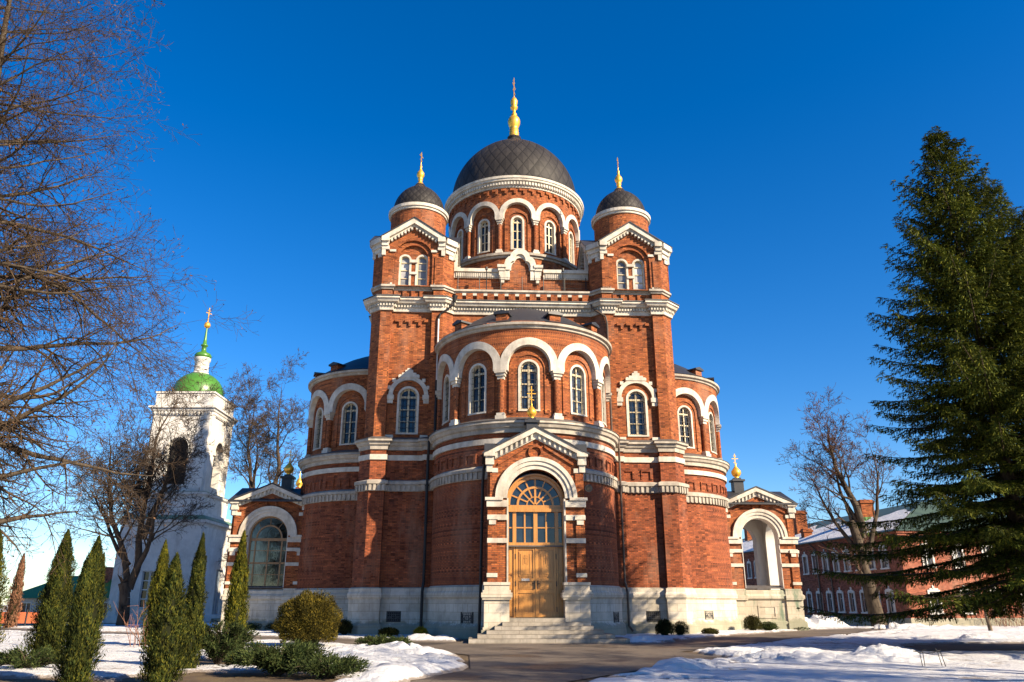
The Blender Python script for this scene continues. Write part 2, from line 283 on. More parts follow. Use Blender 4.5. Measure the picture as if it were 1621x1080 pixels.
# ------------------------------------------------------------------ mesh helpers
IDENT = lambda p: p
class MB:
    def __init__(s, T=None): s.v = []; s.f = []; s.T = T or IDENT
    def add(s, vs, fs):
        o = len(s.v); T = s.T
        s.v.extend(T(tuple(v)) for v in vs); s.f.extend(tuple(i + o for i in f) for f in fs)
    def quad(s, a, b, c, d): s.add((a, b, c, d), ((0, 1, 2, 3),))
    def mark(s): s.marks = getattr(s, 'marks', []) + [(len(s.v), len(s.f))]
    def build_each(s, name, m, parent=None, smooth=False):
        a = (0, 0); out = []
        for b in getattr(s, 'marks', []) + ([(len(s.v), len(s.f))] if (len(s.v), len(s.f)) not in getattr(s, 'marks', []) else []):
            q = MB(); q.v = s.v[a[0]:b[0]]; q.f = [tuple(i - a[0] for i in f) for f in s.f[a[1]:b[1]]]; a = b
            if q.f: out.append(q.build(name, m, parent, smooth))
        return out
    def build(s, name, m, parent=None, smooth=False):
        me = bpy.data.meshes.new(name); me.from_pydata(s.v, [], s.f); me.update()
        if smooth: me.polygons.foreach_set('use_smooth', [True] * len(me.polygons))
        if m is not None: me.materials.append(m)
        o = bpy.data.objects.new(name, me); COL.objects.link(o)
        if parent is not None: o.parent = parent
        return o
    # box through a map (u, z, d) -> xyz
    def bx(s, mp, u0, u1, z0, z1, d0, d1, n=1):
        P = [mp(u0 + (u1 - u0) * i / n, z, d) for i in range(n + 1) for z, d in ((z0, d0), (z1, d0), (z1, d1), (z0, d1))]
        F = []
        for i in range(n):
            a = i * 4; b = a + 4
            for k in range(4): F.append((a + k, b + k, b + (k + 1) % 4, a + (k + 1) % 4))
        F += [(0, 1, 2, 3), (n * 4 + 3, n * 4 + 2, n * 4 + 1, n * 4)]
        s.add(P, F)
    def prism(s, mp, poly, d0, d1):
        k = len(poly); P = [mp(u, z, d0) for u, z in poly] + [mp(u, z, d1) for u, z in poly]
        s.add(P, [tuple(range(k)), tuple(range(2 * k - 1, k - 1, -1))] + [(i, (i + 1) % k, k + (i + 1) % k, k + i) for i in range(k)])
    def band(s, mp, outer, inner, d0, d1):
        """strip between two polylines of (u, z), thick from d0 to d1"""
        k = len(outer); P = []
        for (a, b) in zip(outer, inner): P += [mp(*a, d1), mp(*b, d1), mp(*b, d0), mp(*a, d0)]
        F = []
        for i in range(k - 1):
            a = i * 4; b = a + 4
            for j in range(4): F.append((a + j, a + (j + 1) % 4, b + (j + 1) % 4, b + j))
        F += [(0, 1, 2, 3), (4 * k - 1, 4 * k - 2, 4 * k - 3, 4 * k - 4)]
        s.add(P, F)
    def arch(s, mp, uc, zs, r0, r1, d0, d1, leg=0.0, n=20):
        o = []; i_ = []
        if leg: o.append((uc - r1, zs - leg)); i_.append((uc - r0, zs - leg))
        for k in range(n + 1):
            a = PI - PI * k / n; o.append((uc + r1 * math.cos(a), zs + r1 * math.sin(a))); i_.append((uc + r0 * math.cos(a), zs + r0 * math.sin(a)))
        if leg: o.append((uc + r1, zs - leg)); i_.append((uc + r0, zs - leg))
        s.band(mp, o, i_, d0, d1)
    def panel(s, mp, u0, u1, z0, z1, holes=(), depth=0.3, du=9.0, d=0.0):
        """wall face with holes dict(uc, w, zb, zs, arch); reveals go back by depth; z1 may be a function of u"""
        zt = z1 if callable(z1) else (lambda u: z1)
        bs = {round(u0, 5), round(u1, 5)}
        n = max(1, int(math.ceil((u1 - u0) / du)))
        for i in range(n + 1): bs.add(round(u0 + (u1 - u0) * i / n, 5))
        for h in holes:
            r = h['w'] / 2
            if h.get('arch', True):
                for k in range(15): bs.add(round(h['uc'] - r * math.cos(PI * k / 14), 5))
            else: bs.add(round(h['uc'] - r, 5)); bs.add(round(h['uc'] + r, 5))
        bs = sorted(b for b in bs if u0 - 1e-4 <= b <= u1 + 1e-4)
        def top(h, u):
            r = h['w'] / 2
            return h['zs'] + (math.sqrt(max(0, r * r - (u - h['uc']) ** 2)) if h.get('arch', True) else 0)
        for a, b in zip(bs, bs[1:]):
            if b - a < 1e-4: continue
            c = (a + b) / 2; h = next((h for h in holes if abs(c - h['uc']) < h['w'] / 2), None)
            if h is None: s.quad(mp(a, z0, d), mp(b, z0, d), mp(b, zt(b), d), mp(a, zt(a), d)); continue
            if h['zb'] > z0 + 1e-4:
                s.quad(mp(a, z0, d), mp(b, z0, d), mp(b, h['zb'], d), mp(a, h['zb'], d))
                s.quad(mp(a, h['zb'], d), mp(b, h['zb'], d), mp(b, h['zb'], d - depth), mp(a, h['zb'], d - depth))
            ta, tb = top(h, a), top(h, b)
            s.quad(mp(a, ta, d), mp(b, tb, d), mp(b, zt(b), d), mp(a, zt(a), d))
            s.quad(mp(a, ta, d), mp(b, tb, d), mp(b, tb, d - depth), mp(a, ta, d - depth))
        for h in holes:
            for sg in (-1, 1):
                u = h['uc'] + sg * h['w'] / 2
                s.quad(mp(u, h['zb'], d), mp(u, h['zs'], d), mp(u, h['zs'], d - depth), mp(u, h['zb'], d - depth))
    def sweep(s, pts, prof, closed=False):
        """profile of (d, z) pushed out to the right of a plan path"""
        k = len(pts); nrm = []
        for i in range(k):
            def seg(a, b):
                dx, dy = b[0] - a[0], b[1] - a[1]; l = math.hypot(dx, dy) or 1; return (dy / l, -dx / l)
            if closed: n1 = seg(pts[i - 1], pts[i]); n2 = seg(pts[i], pts[(i + 1) % k])
            else:
                n1 = seg(pts[max(0, i - 1)], pts[max(1, i)]) if i > 0 else seg(pts[0], pts[1])
                n2 = seg(pts[i], pts[i + 1]) if i < k - 1 else n1
            mx, my = n1[0] + n2[0], n1[1] + n2[1]; q = max(0.3, 1 + n1[0] * n2[0] + n1[1] * n2[1]); nrm.append((mx / q, my / q))
        P = [(p[0] + n[0] * d, p[1] + n[1] * d, z) for p, n in zip(pts, nrm) for d, z in prof]
        m = len(prof); F = []
        for i in range(k if closed else k - 1):
            a = i * m; b = ((i + 1) % k) * m
            for j in range(m - 1): F.append((a + j, b + j, b + j + 1, a + j + 1))
        s.add(P, F)
    def dents(s, pts, z0, z1, d0, d1, w, step):
        for a, b in zip(pts, pts[1:]):
            l = math.hypot(b[0] - a[0], b[1] - a[1])
            if l < w: continue
            mp = segmap(a, b); n = max(1, int(round(l / step)))
            for i in range(n):
                c = l * (i + 0.5) / n; s.bx(mp, c - w / 2, c + w / 2, z0, z1, d0, d1)
    def lathe(s, c, prof, n=48, a0=0.0, a1=2 * PI):
        full = abs(a1 - a0 - 2 * PI) < 1e-6; k = n if full else n + 1
        P = [(c[0] + r * math.sin(a0 + (a1 - a0) * i / n), c[1] - r * math.cos(a0 + (a1 - a0) * i / n), z) for i in range(k) for r, z in prof]
        m = len(prof); F = []
        for i in range(n):
            a = i * m; b = ((i + 1) % k) * m
            for j in range(m - 1): F.append((a + j, b + j, b + j + 1, a + j + 1))
        s.add(P, F)
    def tube(s, pts, r, n=6, cap=True):
        pts = [Vector(p) for p in pts]; rs = r if isinstance(r, (list, tuple)) else [r] * len(pts); V = []; F = []
        for i, p in enumerate(pts):
            t = (pts[min(i + 1, len(pts) - 1)] - pts[max(i - 1, 0)]).normalized()
            x = t.orthogonal().normalized() if i == 0 else (x - t * x.dot(t)).normalized()
            y = t.cross(x)
            for k in range(n):
                a = 2 * PI * k / n; V.append(tuple(p + (x * math.cos(a) + y * math.sin(a)) * rs[i]))
        for i in range(len(pts) - 1):
            for k in range(n): F.append((i * n + k, i * n + (k + 1) % n, (i + 1) * n + (k + 1) % n, (i + 1) * n + k))
        if cap: F += [tuple(range(n - 1, -1, -1)), tuple(range((len(pts) - 1) * n, len(pts) * n))]
        s.add(V, F)
    def box(s, x0, x1, y0, y1, z0, z1): s.bx(lambda u, z, d: (u, d, z), x0, x1, z0, z1, y0, y1)
def segmap(a, b):
    dx, dy = b[0] - a[0], b[1] - a[1]; l = math.hypot(dx, dy); tx, ty = dx / l, dy / l
    return lambda u, z, d: (a[0] + tx * u + ty * d, a[1] + ty * u - tx * d, z)
def flat(y0, x0=0.0): return lambda u, z, d: (x0 + u, y0 - d, z)
def cyl(cx, cy, r): return lambda u, z, d: (cx + (r + d) * math.sin(u / r), cy - (r + d) * math.cos(u / r), z)
def arcpts(cx, cy, r, a0, a1, n): return [(cx + r * math.sin(a0 + (a1 - a0) * i / n), cy - r * math.cos(a0 + (a1 - a0) * i / n)) for i in range(n + 1)]

def tag(o, label, cat, group=None, kind=None):
    if label: o['label'] = label
    if cat: o['category'] = cat
    if group: o['group'] = group
    if kind: o['kind'] = kind
    return o
def thing(name, label, cat, loc=(0, 0, 0), rz=0.0, group=None):
    o = bpy.data.objects.new(name, None); COL.objects.link(o); o.location = loc; o.rotation_euler = (0, 0, rz); o.empty_display_size = 0.3
    return tag(o, label, cat, group)
def copy_thing(o, loc, rz, label, scale=1.0):
    c = o.copy(); COL.objects.link(c); c.location = loc; c.rotation_euler = (0, 0, rz); c.scale = (scale,) * 3; c['label'] = label
    for ch in list(o.children):
        d = ch.copy(); COL.objects.link(d); d.parent = c
        for g in list(ch.children):
            e = g.copy(); COL.objects.link(e); e.parent = d
    return c
def np_mesh(name, V, F, m, parent=None, smooth=False):
    """mesh from numpy arrays, all faces with the same number of corners"""
    me = bpy.data.meshes.new(name); k = F.shape[1]
    me.vertices.add(len(V)); me.vertices.foreach_set('co', np.ascontiguousarray(V, dtype=np.float32).ravel())
    me.loops.add(F.size); me.loops.foreach_set('vertex_index', np.ascontiguousarray(F, dtype=np.int32).ravel())
    me.polygons.add(len(F)); me.polygons.foreach_set('loop_start', np.arange(0, F.size, k, dtype=np.int32))
    try: me.polygons.foreach_set('loop_total', np.full(len(F), k, dtype=np.int32))
    except Exception: pass
    if smooth: me.polygons.foreach_set('use_smooth', np.ones(len(F), dtype=bool))
    me.update(calc_edges=True); me.materials.append(m)
    o = bpy.data.objects.new(name, me); COL.objects.link(o)
    if parent is not None: o.parent = parent
    return o

def low_bounce_mat():  # unseen ground given dark soil patches to cut light bounced off snow
    m, nt, b = mat('low_bounce_ground'); P = objco(nt); n1 = noise(nt, P, 0.05, 8, 0.7); n2 = noise(nt, P, 2.0, 5, 0.7)
    g = ramp(nt, n2.outputs[0], [(0.3, (0.05, 0.038, 0.02)), (0.7, (0.12, 0.09, 0.045))]); f = ramp(nt, n1.outputs[0], [(0.50, 0.0), (0.54, 1.0)])
    L(nt, mix(nt, f.outputs[0], g.outputs[0], (0.55, 0.56, 0.58)), b.inputs['Base Color']); b.inputs['Roughness'].default_value = 0.9; return m
M['low_bounce'] = low_bounce_mat()
M['glass_up'] = glass_mat('pale_grey_glass', (0.16, 0.16, 0.16), 0.08)  # grey base stands for interior light showing in the belfry panes
# ------------------------------------------------------------------ the cathedral (local frame: x right, y away from us, apse centre at the origin)
TH = math.radians(2.7); OX, OY = 0.72, 46.5
def church_to_world(x, y): return (OX + x * math.cos(TH) - y * math.sin(TH), OY + x * math.sin(TH) + y * math.cos(TH))
CH = thing('cathedral', 'big red brick domed cathedral with white arches and oak entrance door', 'cathedral', (OX, OY, 0), TH)
CY = 9.85; HALF = 9.85                                   # centre of the square block
def rot_front(p): return p
def rot_left(p): x, y, z = p; return (y - CY, -x + CY, z)
def rot_right(p): x, y, z = p; return (-(y - CY), x + CY, z)

def window(mp, uc, zb, zs, w, parent, T=None, fw=0.12, depth=0.26, bars=(0.33, 0.66), grille=False, proud=0.04, transom=True, vdiv=True, framem='white', sashm='cream', thin=False):
    """arched window: white surround, pane, sash bars, iron grille"""
    r = w / 2
    m = MB(T)
    m.arch(mp, uc, zs, r - 0.02, r + fw, -depth, proud, leg=zs - zb, n=16)
    m.bx(mp, uc - r - fw, uc + r + fw, zb - 0.09, zb, -depth, proud + 0.03, 2)
    f = m.build('window', M[framem], parent)
    g = MB(T); d = -depth + 0.04; out = [(uc - r, zb)] + [(uc - r * math.cos(PI * k / 14), zs + r * math.sin(PI * k / 14)) for k in range(15)] + [(uc + r, zb)]
    g.add([mp(u, z, d) for u, z in out], [tuple(range(len(out)))])
    g.build('pane', M['glass_up'] if thin else M['glass'], f)
    b = MB(T); d0, d1 = d + 0.01, d + 0.07; t = 0.055
    b.arch(mp, uc, zs, r - (0.06 if thin else 0.10), r - 0.021, d0, d1, leg=zs - zb, n=14)
    b.bx(mp, uc - r + 0.08, uc + r - 0.08, zb, zb + 0.09, d0, d1)
    if vdiv: b.bx(mp, uc - t, uc + t, zb + 0.09, zs + r - 0.09, d0, d1 + 0.01)
    if transom: b.bx(mp, uc - r + 0.08, uc + r - 0.08, zs - 0.06, zs + 0.06, d0, d1 + 0.02)
    for q in bars: z = zb + (zs - zb) * q; b.bx(mp, uc - r + 0.08, uc + r - 0.08, z - 0.03, z + 0.03, d0, d1 - 0.015)
    b.build('sash', M[sashm], f)
    if grille:
        i = MB(T); dg = -depth + 0.19; q = 0.011
        for k in range(1, 5):
            u = uc - r + 2 * r * k / 5; i.bx(mp, u - q, u + q, zb, zs + math.sqrt(max(0.01, r * r - (u - uc) ** 2)), dg, dg + 0.015)
        n = int((zs + r - zb) / 0.32)
        for k in range(1, n):
            z = zb + (zs + r - zb) * k / n; h = r if z < zs else math.sqrt(max(0.001, r * r - (z - zs) ** 2)); i.bx(mp, uc - h, uc + h, z - q, z + q, dg, dg + 0.015)
        i.build('grille', M['iron'], f)
    return f

# plan of the square block, front side only, then turned for the others
def side_path(off_in=0.0):
    """front outline, left to right, with chamfered tower corners and sunk tower panels"""
    c = 0.65; y0 = 0.0; rec = 0.32; h = HALF
    L_ = [(-h + c, y0), (-8.5, y0), (-8.5, rec), (-5.9, rec), (-5.9, y0), (-5.2, y0), (-4.55, c)]
    R_ = [(-x, y) for x, y in L_[::-1]]
    return L_ + R_
front = side_path()
ring = []
for fn in (rot_front, rot_right, lambda p: (-p[0], 2 * CY - p[1], p[2]), rot_left):
    ring += [fn((x, y, 0))[:2] for x, y in front]
def outline_walls(m, z0, z1, off, holes_by_seg=None, only_front=True):
    k = len(ring); 
    nr = offset_ring(ring, off)
    for i in range(k):
        a, b = nr[i], nr[(i + 1) % k]
        mp = segmap(a, b); l = math.hypot(b[0] - a[0], b[1] - a[1])
        hs_ = (holes_by_seg or {}).get(i, ())
        m.panel(mp, 0, l, z0, z1, hs_, 0.3)
def offset_ring(r, d):
    k = len(r); out = []
    for i in range(k):
        p0, p1, p2 = r[i - 1], r[i], r[(i + 1) % k]
        def sg(a, b):
            dx, dy = b[0] - a[0], b[1] - a[1]; l = math.hypot(dx, dy); return (dy / l, -dx / l)
        n1, n2 = sg(p0, p1), sg(p1, p2); q = 1 + n1[0] * n2[0] + n1[1] * n2[1]
        out.append((p1[0] + (n1[0] + n2[0]) / q * d, p1[1] + (n1[1] + n2[1]) / q * d))
    return out
# window holes in the tower panels: segment 2 (left) and segment 10 (right) of the front
WZ0, WZS, WW = 11.62, 13.92, 1.12
seg_l, seg_r = 2, 10
def tower_hole(): return dict(uc=1.3, w=WW + 0.24, zb=WZ0 - 0.09, zs=WZS)
m = MB(); outline_walls(m, 11.0, 19.75, 0.0, {seg_l: [tower_hole()], seg_r: [tower_hole()]}); m.build('upper_wall', M['brick'], CH)
m = MB(); outline_walls(m, 2.3, 10.75, 0.16); m.build('lower_wall', M['brick_low'], CH)
m = MB(); m.sweep(ring, [(0.02, 2.62), (0.30, 2.5), (0.30, 2.32), (0.36, 2.22), (0.36, 2.02), (0.28, 1.9), (0.26, 1.15), (0.26, 0.62), (0.40, 0.52), (0.42, -0.1)], True); m.build('plinth', M['stone'], CH)
# ledge between the storeys
m = MB(); m.sweep(ring, [(-0.05, 11.26), (0.50, 11.12), (0.52, 10.98), (0.40, 10.94), (0.36, 10.78), (0.26, 10.72), (0.24, 10.5), (0.1, 10.5)], True); m.build('ledge', M['greytrim'], CH)
m = MB(); m.sweep(ring, [(-0.02, 11.34), (0.53, 11.15), (0.53, 11.118)], True); m.build('flashing', M['ledge'], CH)
m = MB(); m.sweep(ring, [(0.1, 10.2), (0.24, 10.2), (0.24, 9.88), (0.1, 9.88)], True); m.build('string_course', M['white'], CH)
m = MB(); m.sweep(ring, [(0.1, 8.72), (0.38, 8.6), (0.38, 8.42), (0.26, 8.40), (0.24, 8.02), (0.1, 8.02)], True)
for a, b in zip(offset_ring(ring, 0.24), offset_ring(ring, 0.24)[1:] + offset_ring(ring, 0.24)[:1]): m.dents([a, b], 8.04, 8.38, 0, 0.10, 0.15, 0.29)
m.build('dentil_band', M['greytrim'], CH)
# main cornice
m = MB(); m.sweep(ring, [(0.0, 20.46), (0.54, 20.40), (0.56, 20.26), (0.48, 20.22), (0.40, 20.08), (0.16, 20.03), (0.16, 19.8), (0.14, 19.78), (0.12, 19.58), (0.0, 19.58)], True)
rr = offset_ring(ring, 0.18); m.dents(rr + rr[:1], 19.84, 20.02, 0, 0.09, 0.10, 0.19)
m.build('cornice', M['white'], CH)
m = MB(); m.sweep(ring, [(-0.05, 20.55), (0.60, 20.45), (0.60, 20.395)], True); m.build('flashing', M['ledge'], CH)
m = MB(); outline_walls(m, 20.4, 21.15, -0.05); m.build('frieze_wall', M['brick'], CH)
m = MB(); m.sweep(ring, [(-0.28, 21.42), (0.14, 21.36), (0.16, 21.22), (0.06, 21.18), (0.04, 21.08), (-0.05, 21.08)], True); 
for tx_, ty_ in ((-7.2, 2.65), (7.2, 2.65), (-7.2, 17.05), (7.2, 17.05)): m.box(tx_ - 2.2, tx_ + 2.2, ty_ - 2.2, ty_ + 2.2, 21.30, 21.40)
m.box(-5, 5, 0.8, 2.2, 21.30, 21.398)
m.build('belfry_ledge', M['greytrim'], CH)
# small white blocks at the foot of the belfry pilasters
m = MB()
for sx in (-1, 1):
    for x in (-8.85, -5.55): m.bx(flat(0.05), sx * x - 0.28, sx * x + 0.28, 21.36, 21.5, -0.1, 0.12); m.bx(flat(0.05), sx * x - 0.12, sx * x + 0.12, 21.5, 21.78, -0.1, 0.07); m.mark()
m.build_each('pedestal', M['white'], CH)
# toothed frieze: white and brick blocks over the centre, small niches over the towers
m = MB(); w_ = MB()
mp = flat(0.65)
for k in range(13):
    u = -4.2 + 8.4 * k / 12
    m.bx(mp, u - 0.22, u + 0.22, 20.53, 21.08, -0.05, 0.16); m.mark()
    if k < 12: w_.bx(mp, u + 0.22, u + 0.48, 20.92, 21.07, -0.05, 0.15)
for sx in (-1, 1):
    for k in range(5):
        u = sx * 7.2 - 1.1 + 0.55 * k; m.bx(flat(0.37), u - 0.13, u + 0.13, 20.53, 21.06, -0.05, 0.1); m.mark()
m.build_each('brick_dentil', M['brick'], CH); w_.build('white_dentils', M['white'], CH)
# corbel arches under the cornice
m = MB()
def corbels(mp, us, z, w=0.40, d=0.13):
    for u in us:
        m.bx(mp, u - w / 2, u + w / 2, z + 0.16, z + 0.34, 0, d); m.bx(mp, u + w * 0.12, u + w / 2, z - 0.10, z + 0.16, 0, d); m.mark()
corbels(flat(0.65), [-4.0 + 0.62 * k for k in range(14)], 18.75)
for sx in (-1, 1): corbels(flat(0.32), [sx * 7.2 - 0.85 + 0.62 * k for k in range(4)], 18.72)
m.build_each('corbel', M['brick'], CH)
# niches of the lower frieze (raised brick tabs) on the tower fronts
m = MB()
for sx in (-1, 1):
    for k in (-0.5, 0.5):
        u = sx * 7.0 + k * 1.1
        m.bx(flat(0.16), u - 0.36, u + 0.36, 9.32, 9.42, -0.01, 0.09); m.bx(flat(0.16), u + 0.2, u + 0.36, 8.85, 9.32, -0.01, 0.09); m.bx(flat(0.16), u - 0.36, u - 0.3, 8.85, 9.32, -0.01, 0.05); m.mark()
m.build_each('frieze_tab', M['brick_low'], CH)

# tower windows with hood arches and stepped crests
for sx in (-1, 1):
    mp = flat(0.32, sx * 7.2)
    window(mp, 0, WZ0, WZS, WW, CH, grille=True, depth=0.28)
    sb = MB(); m = MB(); m.arch(mp, 0, 14.0, 0.98, 1.24, -0.02, 0.16, n=22)
    for s2 in (-1, 1):
        m.bx(mp, s2 * 1.13 - 0.24, s2 * 1.13 + 0.24, 13.72, 14.0, -0.02, 0.22); m.bx(mp, s2 * 1.12 - 0.17, s2 * 1.12 + 0.17, 13.48, 13.72, -0.02, 0.16)
        for a in (22, 46, 68): m.bx(mp, s2 * 1.33 * math.cos(math.radians(a)) - 0.11, s2 * 1.33 * math.cos(math.radians(a)) + 0.11, 14.0 + 1.33 * math.sin(math.radians(a)) - 0.11, 14.0 + 1.33 * math.sin(math.radians(a)) + 0.11, -0.02, 0.17)
        sb.bx(mp, s2 * 1.12 - 0.3, s2 * 1.12 + 0.3, 11.28, 11.46, -0.02, 0.22); sb.mark()
    for wd, z0, z1 in ((0.66, 15.12, 15.3), (0.45, 15.3, 15.44), (0.24, 15.44, 15.62), (0.12, 15.62, 15.74)): m.bx(mp, -wd, wd, z0, z1, -0.02, 0.2)
    m.build('window_hood', M['white'], CH); sb.build_each('sill_block', M['white'], CH)

# ------------------------------------------------------------------ apses
def apse(T, cx=0.0, cy=0.0, bays=(-70, -35, 0, 35, 70), zoff=0.0):
    RU, RL = 5.05, 5.42
    mu = cyl(cx, cy, RU); ml = cyl(cx, cy, RL)
    A = math.radians(95)
    SW, SZ0, SZS = 1.02, 11.87, 14.18
    hl = [dict(uc=math.radians(a) * RU, w=SW + 0.2, zb=SZ0 - 0.09, zs=SZS) for a in bays]
    m = MB(T); m.panel(mu, -A * RU, A * RU, 11.0, 16.7, hl, 0.3, 0.3); m.build('apse_upper_wall', M['brick'], CH)
    m = MB(T); m.panel(ml, -A * RL, A * RL, 2.3, 10.8, (), 0.3, 0.35); m.build('apse_lower_wall', M['brick_low'], CH)
    P = arcpts(cx, cy, RL, -A, A, 56)
    m = MB(T); m.sweep(P, [(0.02, 2.6), (0.16, 2.5), (0.16, 2.32), (0.24, 2.22), (0.24, 2.02), (0.14, 1.9), (0.12, 1.1), (0.12, 0.72), (0.28, 0.55), (0.32, 0.3), (0.36, -0.1)]); m.build('apse_plinth', M['stone'], CH)
    m = MB(T); m.sweep(P, [(-0.1, 11.2), (0.40, 11.12), (0.43, 10.98), (0.34, 10.92), (0.28, 10.78), (0.16, 10.72), (0.14, 10.5), (0, 10.5)]); m.build('apse_ledge', M['greytrim'], CH)
    m = MB(T); m.sweep(P, [(-0.4, 11.46), (0.44, 11.15), (0.44, 11.12)]); m.build('flashing', M['ledge'], CH)
    m = MB(T); m.sweep(P, [(0, 10.2), (0.12, 10.2), (0.12, 9.9), (0, 9.9)]); m.build('string_course', M['white'], CH)
    m = MB(T); m.sweep(P, [(0, 8.74), (0.24, 8.6), (0.24, 8.44), (0.14, 8.42), (0.12, 8.02), (0, 8.02)]); m.dents(arcpts(cx, cy, RL + 0.12, -A, A, 58), 8.05, 8.40, 0, 0.09, 0.14, 0.29); m.build('dentil_band', M['greytrim'], CH)
    m = MB(T)
    for a in range(-84, 85, 12):
        u = math.radians(a) * RL
        m.bx(ml, u - 0.36, u + 0.36, 9.36, 9.46, -0.02, 0.08, 2); m.bx(ml, u + 0.22, u + 0.36, 8.9, 9.36, -0.02, 0.08); m.bx(ml, u - 0.36, u - 0.28, 8.9, 9.36, -0.02, 0.08); m.mark()
    m.build_each('frieze_tab', M['brick_low'], CH)
    # arcade: brick spandrel, white arches, capitals, half columns
    ma = MB(T); mc = MB(T); mk = MB(T); mb = MB(T); mbr = MB(T)
    hb = math.radians(17.5) * RU; r1, r0, ZS = hb + 0.03, hb - 0.40, 14.42
    allb = list(bays)
    for a in allb:
        uc = math.radians(a) * RU
        pts = 24; top = []; low = []
        for k in range(pts + 1):
            u = uc - hb + 2 * hb * k / pts; x = u - uc
            low.append((u, ZS + math.sqrt(max(0.0, (r1 - 0.1) ** 2 - x * x)) if abs(x) < r1 - 0.1 else ZS)); top.append((u, 16.72))
        ma.band(mu, top, low, 0.0, 0.30); ma.mark()
        mc.arch(mu, uc, ZS, r0, r1, 0.0, 0.37, leg=0.34, n=26); mc.mark()
        mbr.arch(mu, uc, SZS, SW / 2 + 0.36, SW / 2 + 0.62, 0.0, 0.07, leg=SZS - SZ0 + 0.2, n=18); mbr.mark()
    edges = [allb[0] - 17.5] + [a + 17.5 for a in allb]
    for a in edges:
        u = math.radians(a) * RU
        mk.bx(mu, u - 0.30, u + 0.30, 13.94, 14.1, 0, 0.46, 2); mk.bx(mu, u - 0.24, u + 0.24, 13.78, 13.94, 0, 0.38, 2); mk.bx(mu, u - 0.18, u + 0.18, 13.6, 13.78, 0, 0.30); mk.mark()
        ca = math.radians(a); px, py = cx + (RU + 0.14) * math.sin(ca), cy - (RU + 0.14) * math.cos(ca)
        mb.lathe((px, py), [(0.17, 11.4), (0.17, 13.62)], 12); mb.mark()
        mk.bx(mu, u - 0.26, u + 0.26, 11.3, 11.5, 0, 0.40); mk.bx(mu, u - 0.21, u + 0.21, 11.5, 11.66, 0, 0.34); mk.mark()
    ma.build_each('arcade_wall', M['brick'], CH); mc.build_each('arcade_arch', M['white'], CH); mk.build_each('capital', M['white'], CH); mb.build_each('half_column', M['brick'], CH, True); mbr.build_each('window_hood', M['brick'], CH)
    for a in bays: window(mu, math.radians(a) * RU, SZ0, SZS, SW, CH, T, fw=0.10, grille=True, depth=0.28)
    Pu = arcpts(cx, cy, RU + 0.3, -A, A, 56)
    m = MB(T); m.sweep(Pu, [(0.0, 16.55), (0.10, 16.58), (0.12, 16.70), (0.26, 16.74), (0.28, 16.88), (-0.3, 16.95)]); m.build('apse_cornice', M['greytrim'], CH)
    m = MB(T); m.lathe((cx, cy), [(5.58 * q, 16.94 + 2.5 * (1 - q * q) ** 1.2) for q in (1, 0.97, 0.92, 0.85, 0.76, 0.66, 0.54, 0.4, 0.26, 0.12, 0.001)], 40, -A, A)
    m.build('apse_roof', M['roof'], CH, True)
    m = MB(T); k_ = MB(T)
    for a in edges[1:-1] if len(edges) > 2 else ():
        mq = segmap_dir(cx, cy, math.radians(a), RU - 0.28)
        m.bx(mq, -0.34, 0.34, 16.7, 17.55, -0.3, 0.40); k_.bx(mq, -0.46, 0.46, 17.55, 17.66, -0.42, 0.52); k_.prism(mq, [(-0.46, 17.66), (0.46, 17.66), (0, 17.8)], -0.42, 0.52); m.mark(); k_.mark()
    [setattr(c_, 'parent', b_) for b_, c_ in zip(m.build_each('rim_block', M['brick'], CH), k_.build_each('block_cap', M['roof'], CH))]
def segmap_dir(cx, cy, a, r):
    n = (math.sin(a), -math.cos(a)); t = (math.cos(a), math.sin(a))
    return lambda u, z, d: (cx + n[0] * (r + d) + t[0] * u, cy + n[1] * (r + d) + t[1] * u, z)
apse(None)
def side(T_): return T_
apse(rot_left); apse(rot_right)

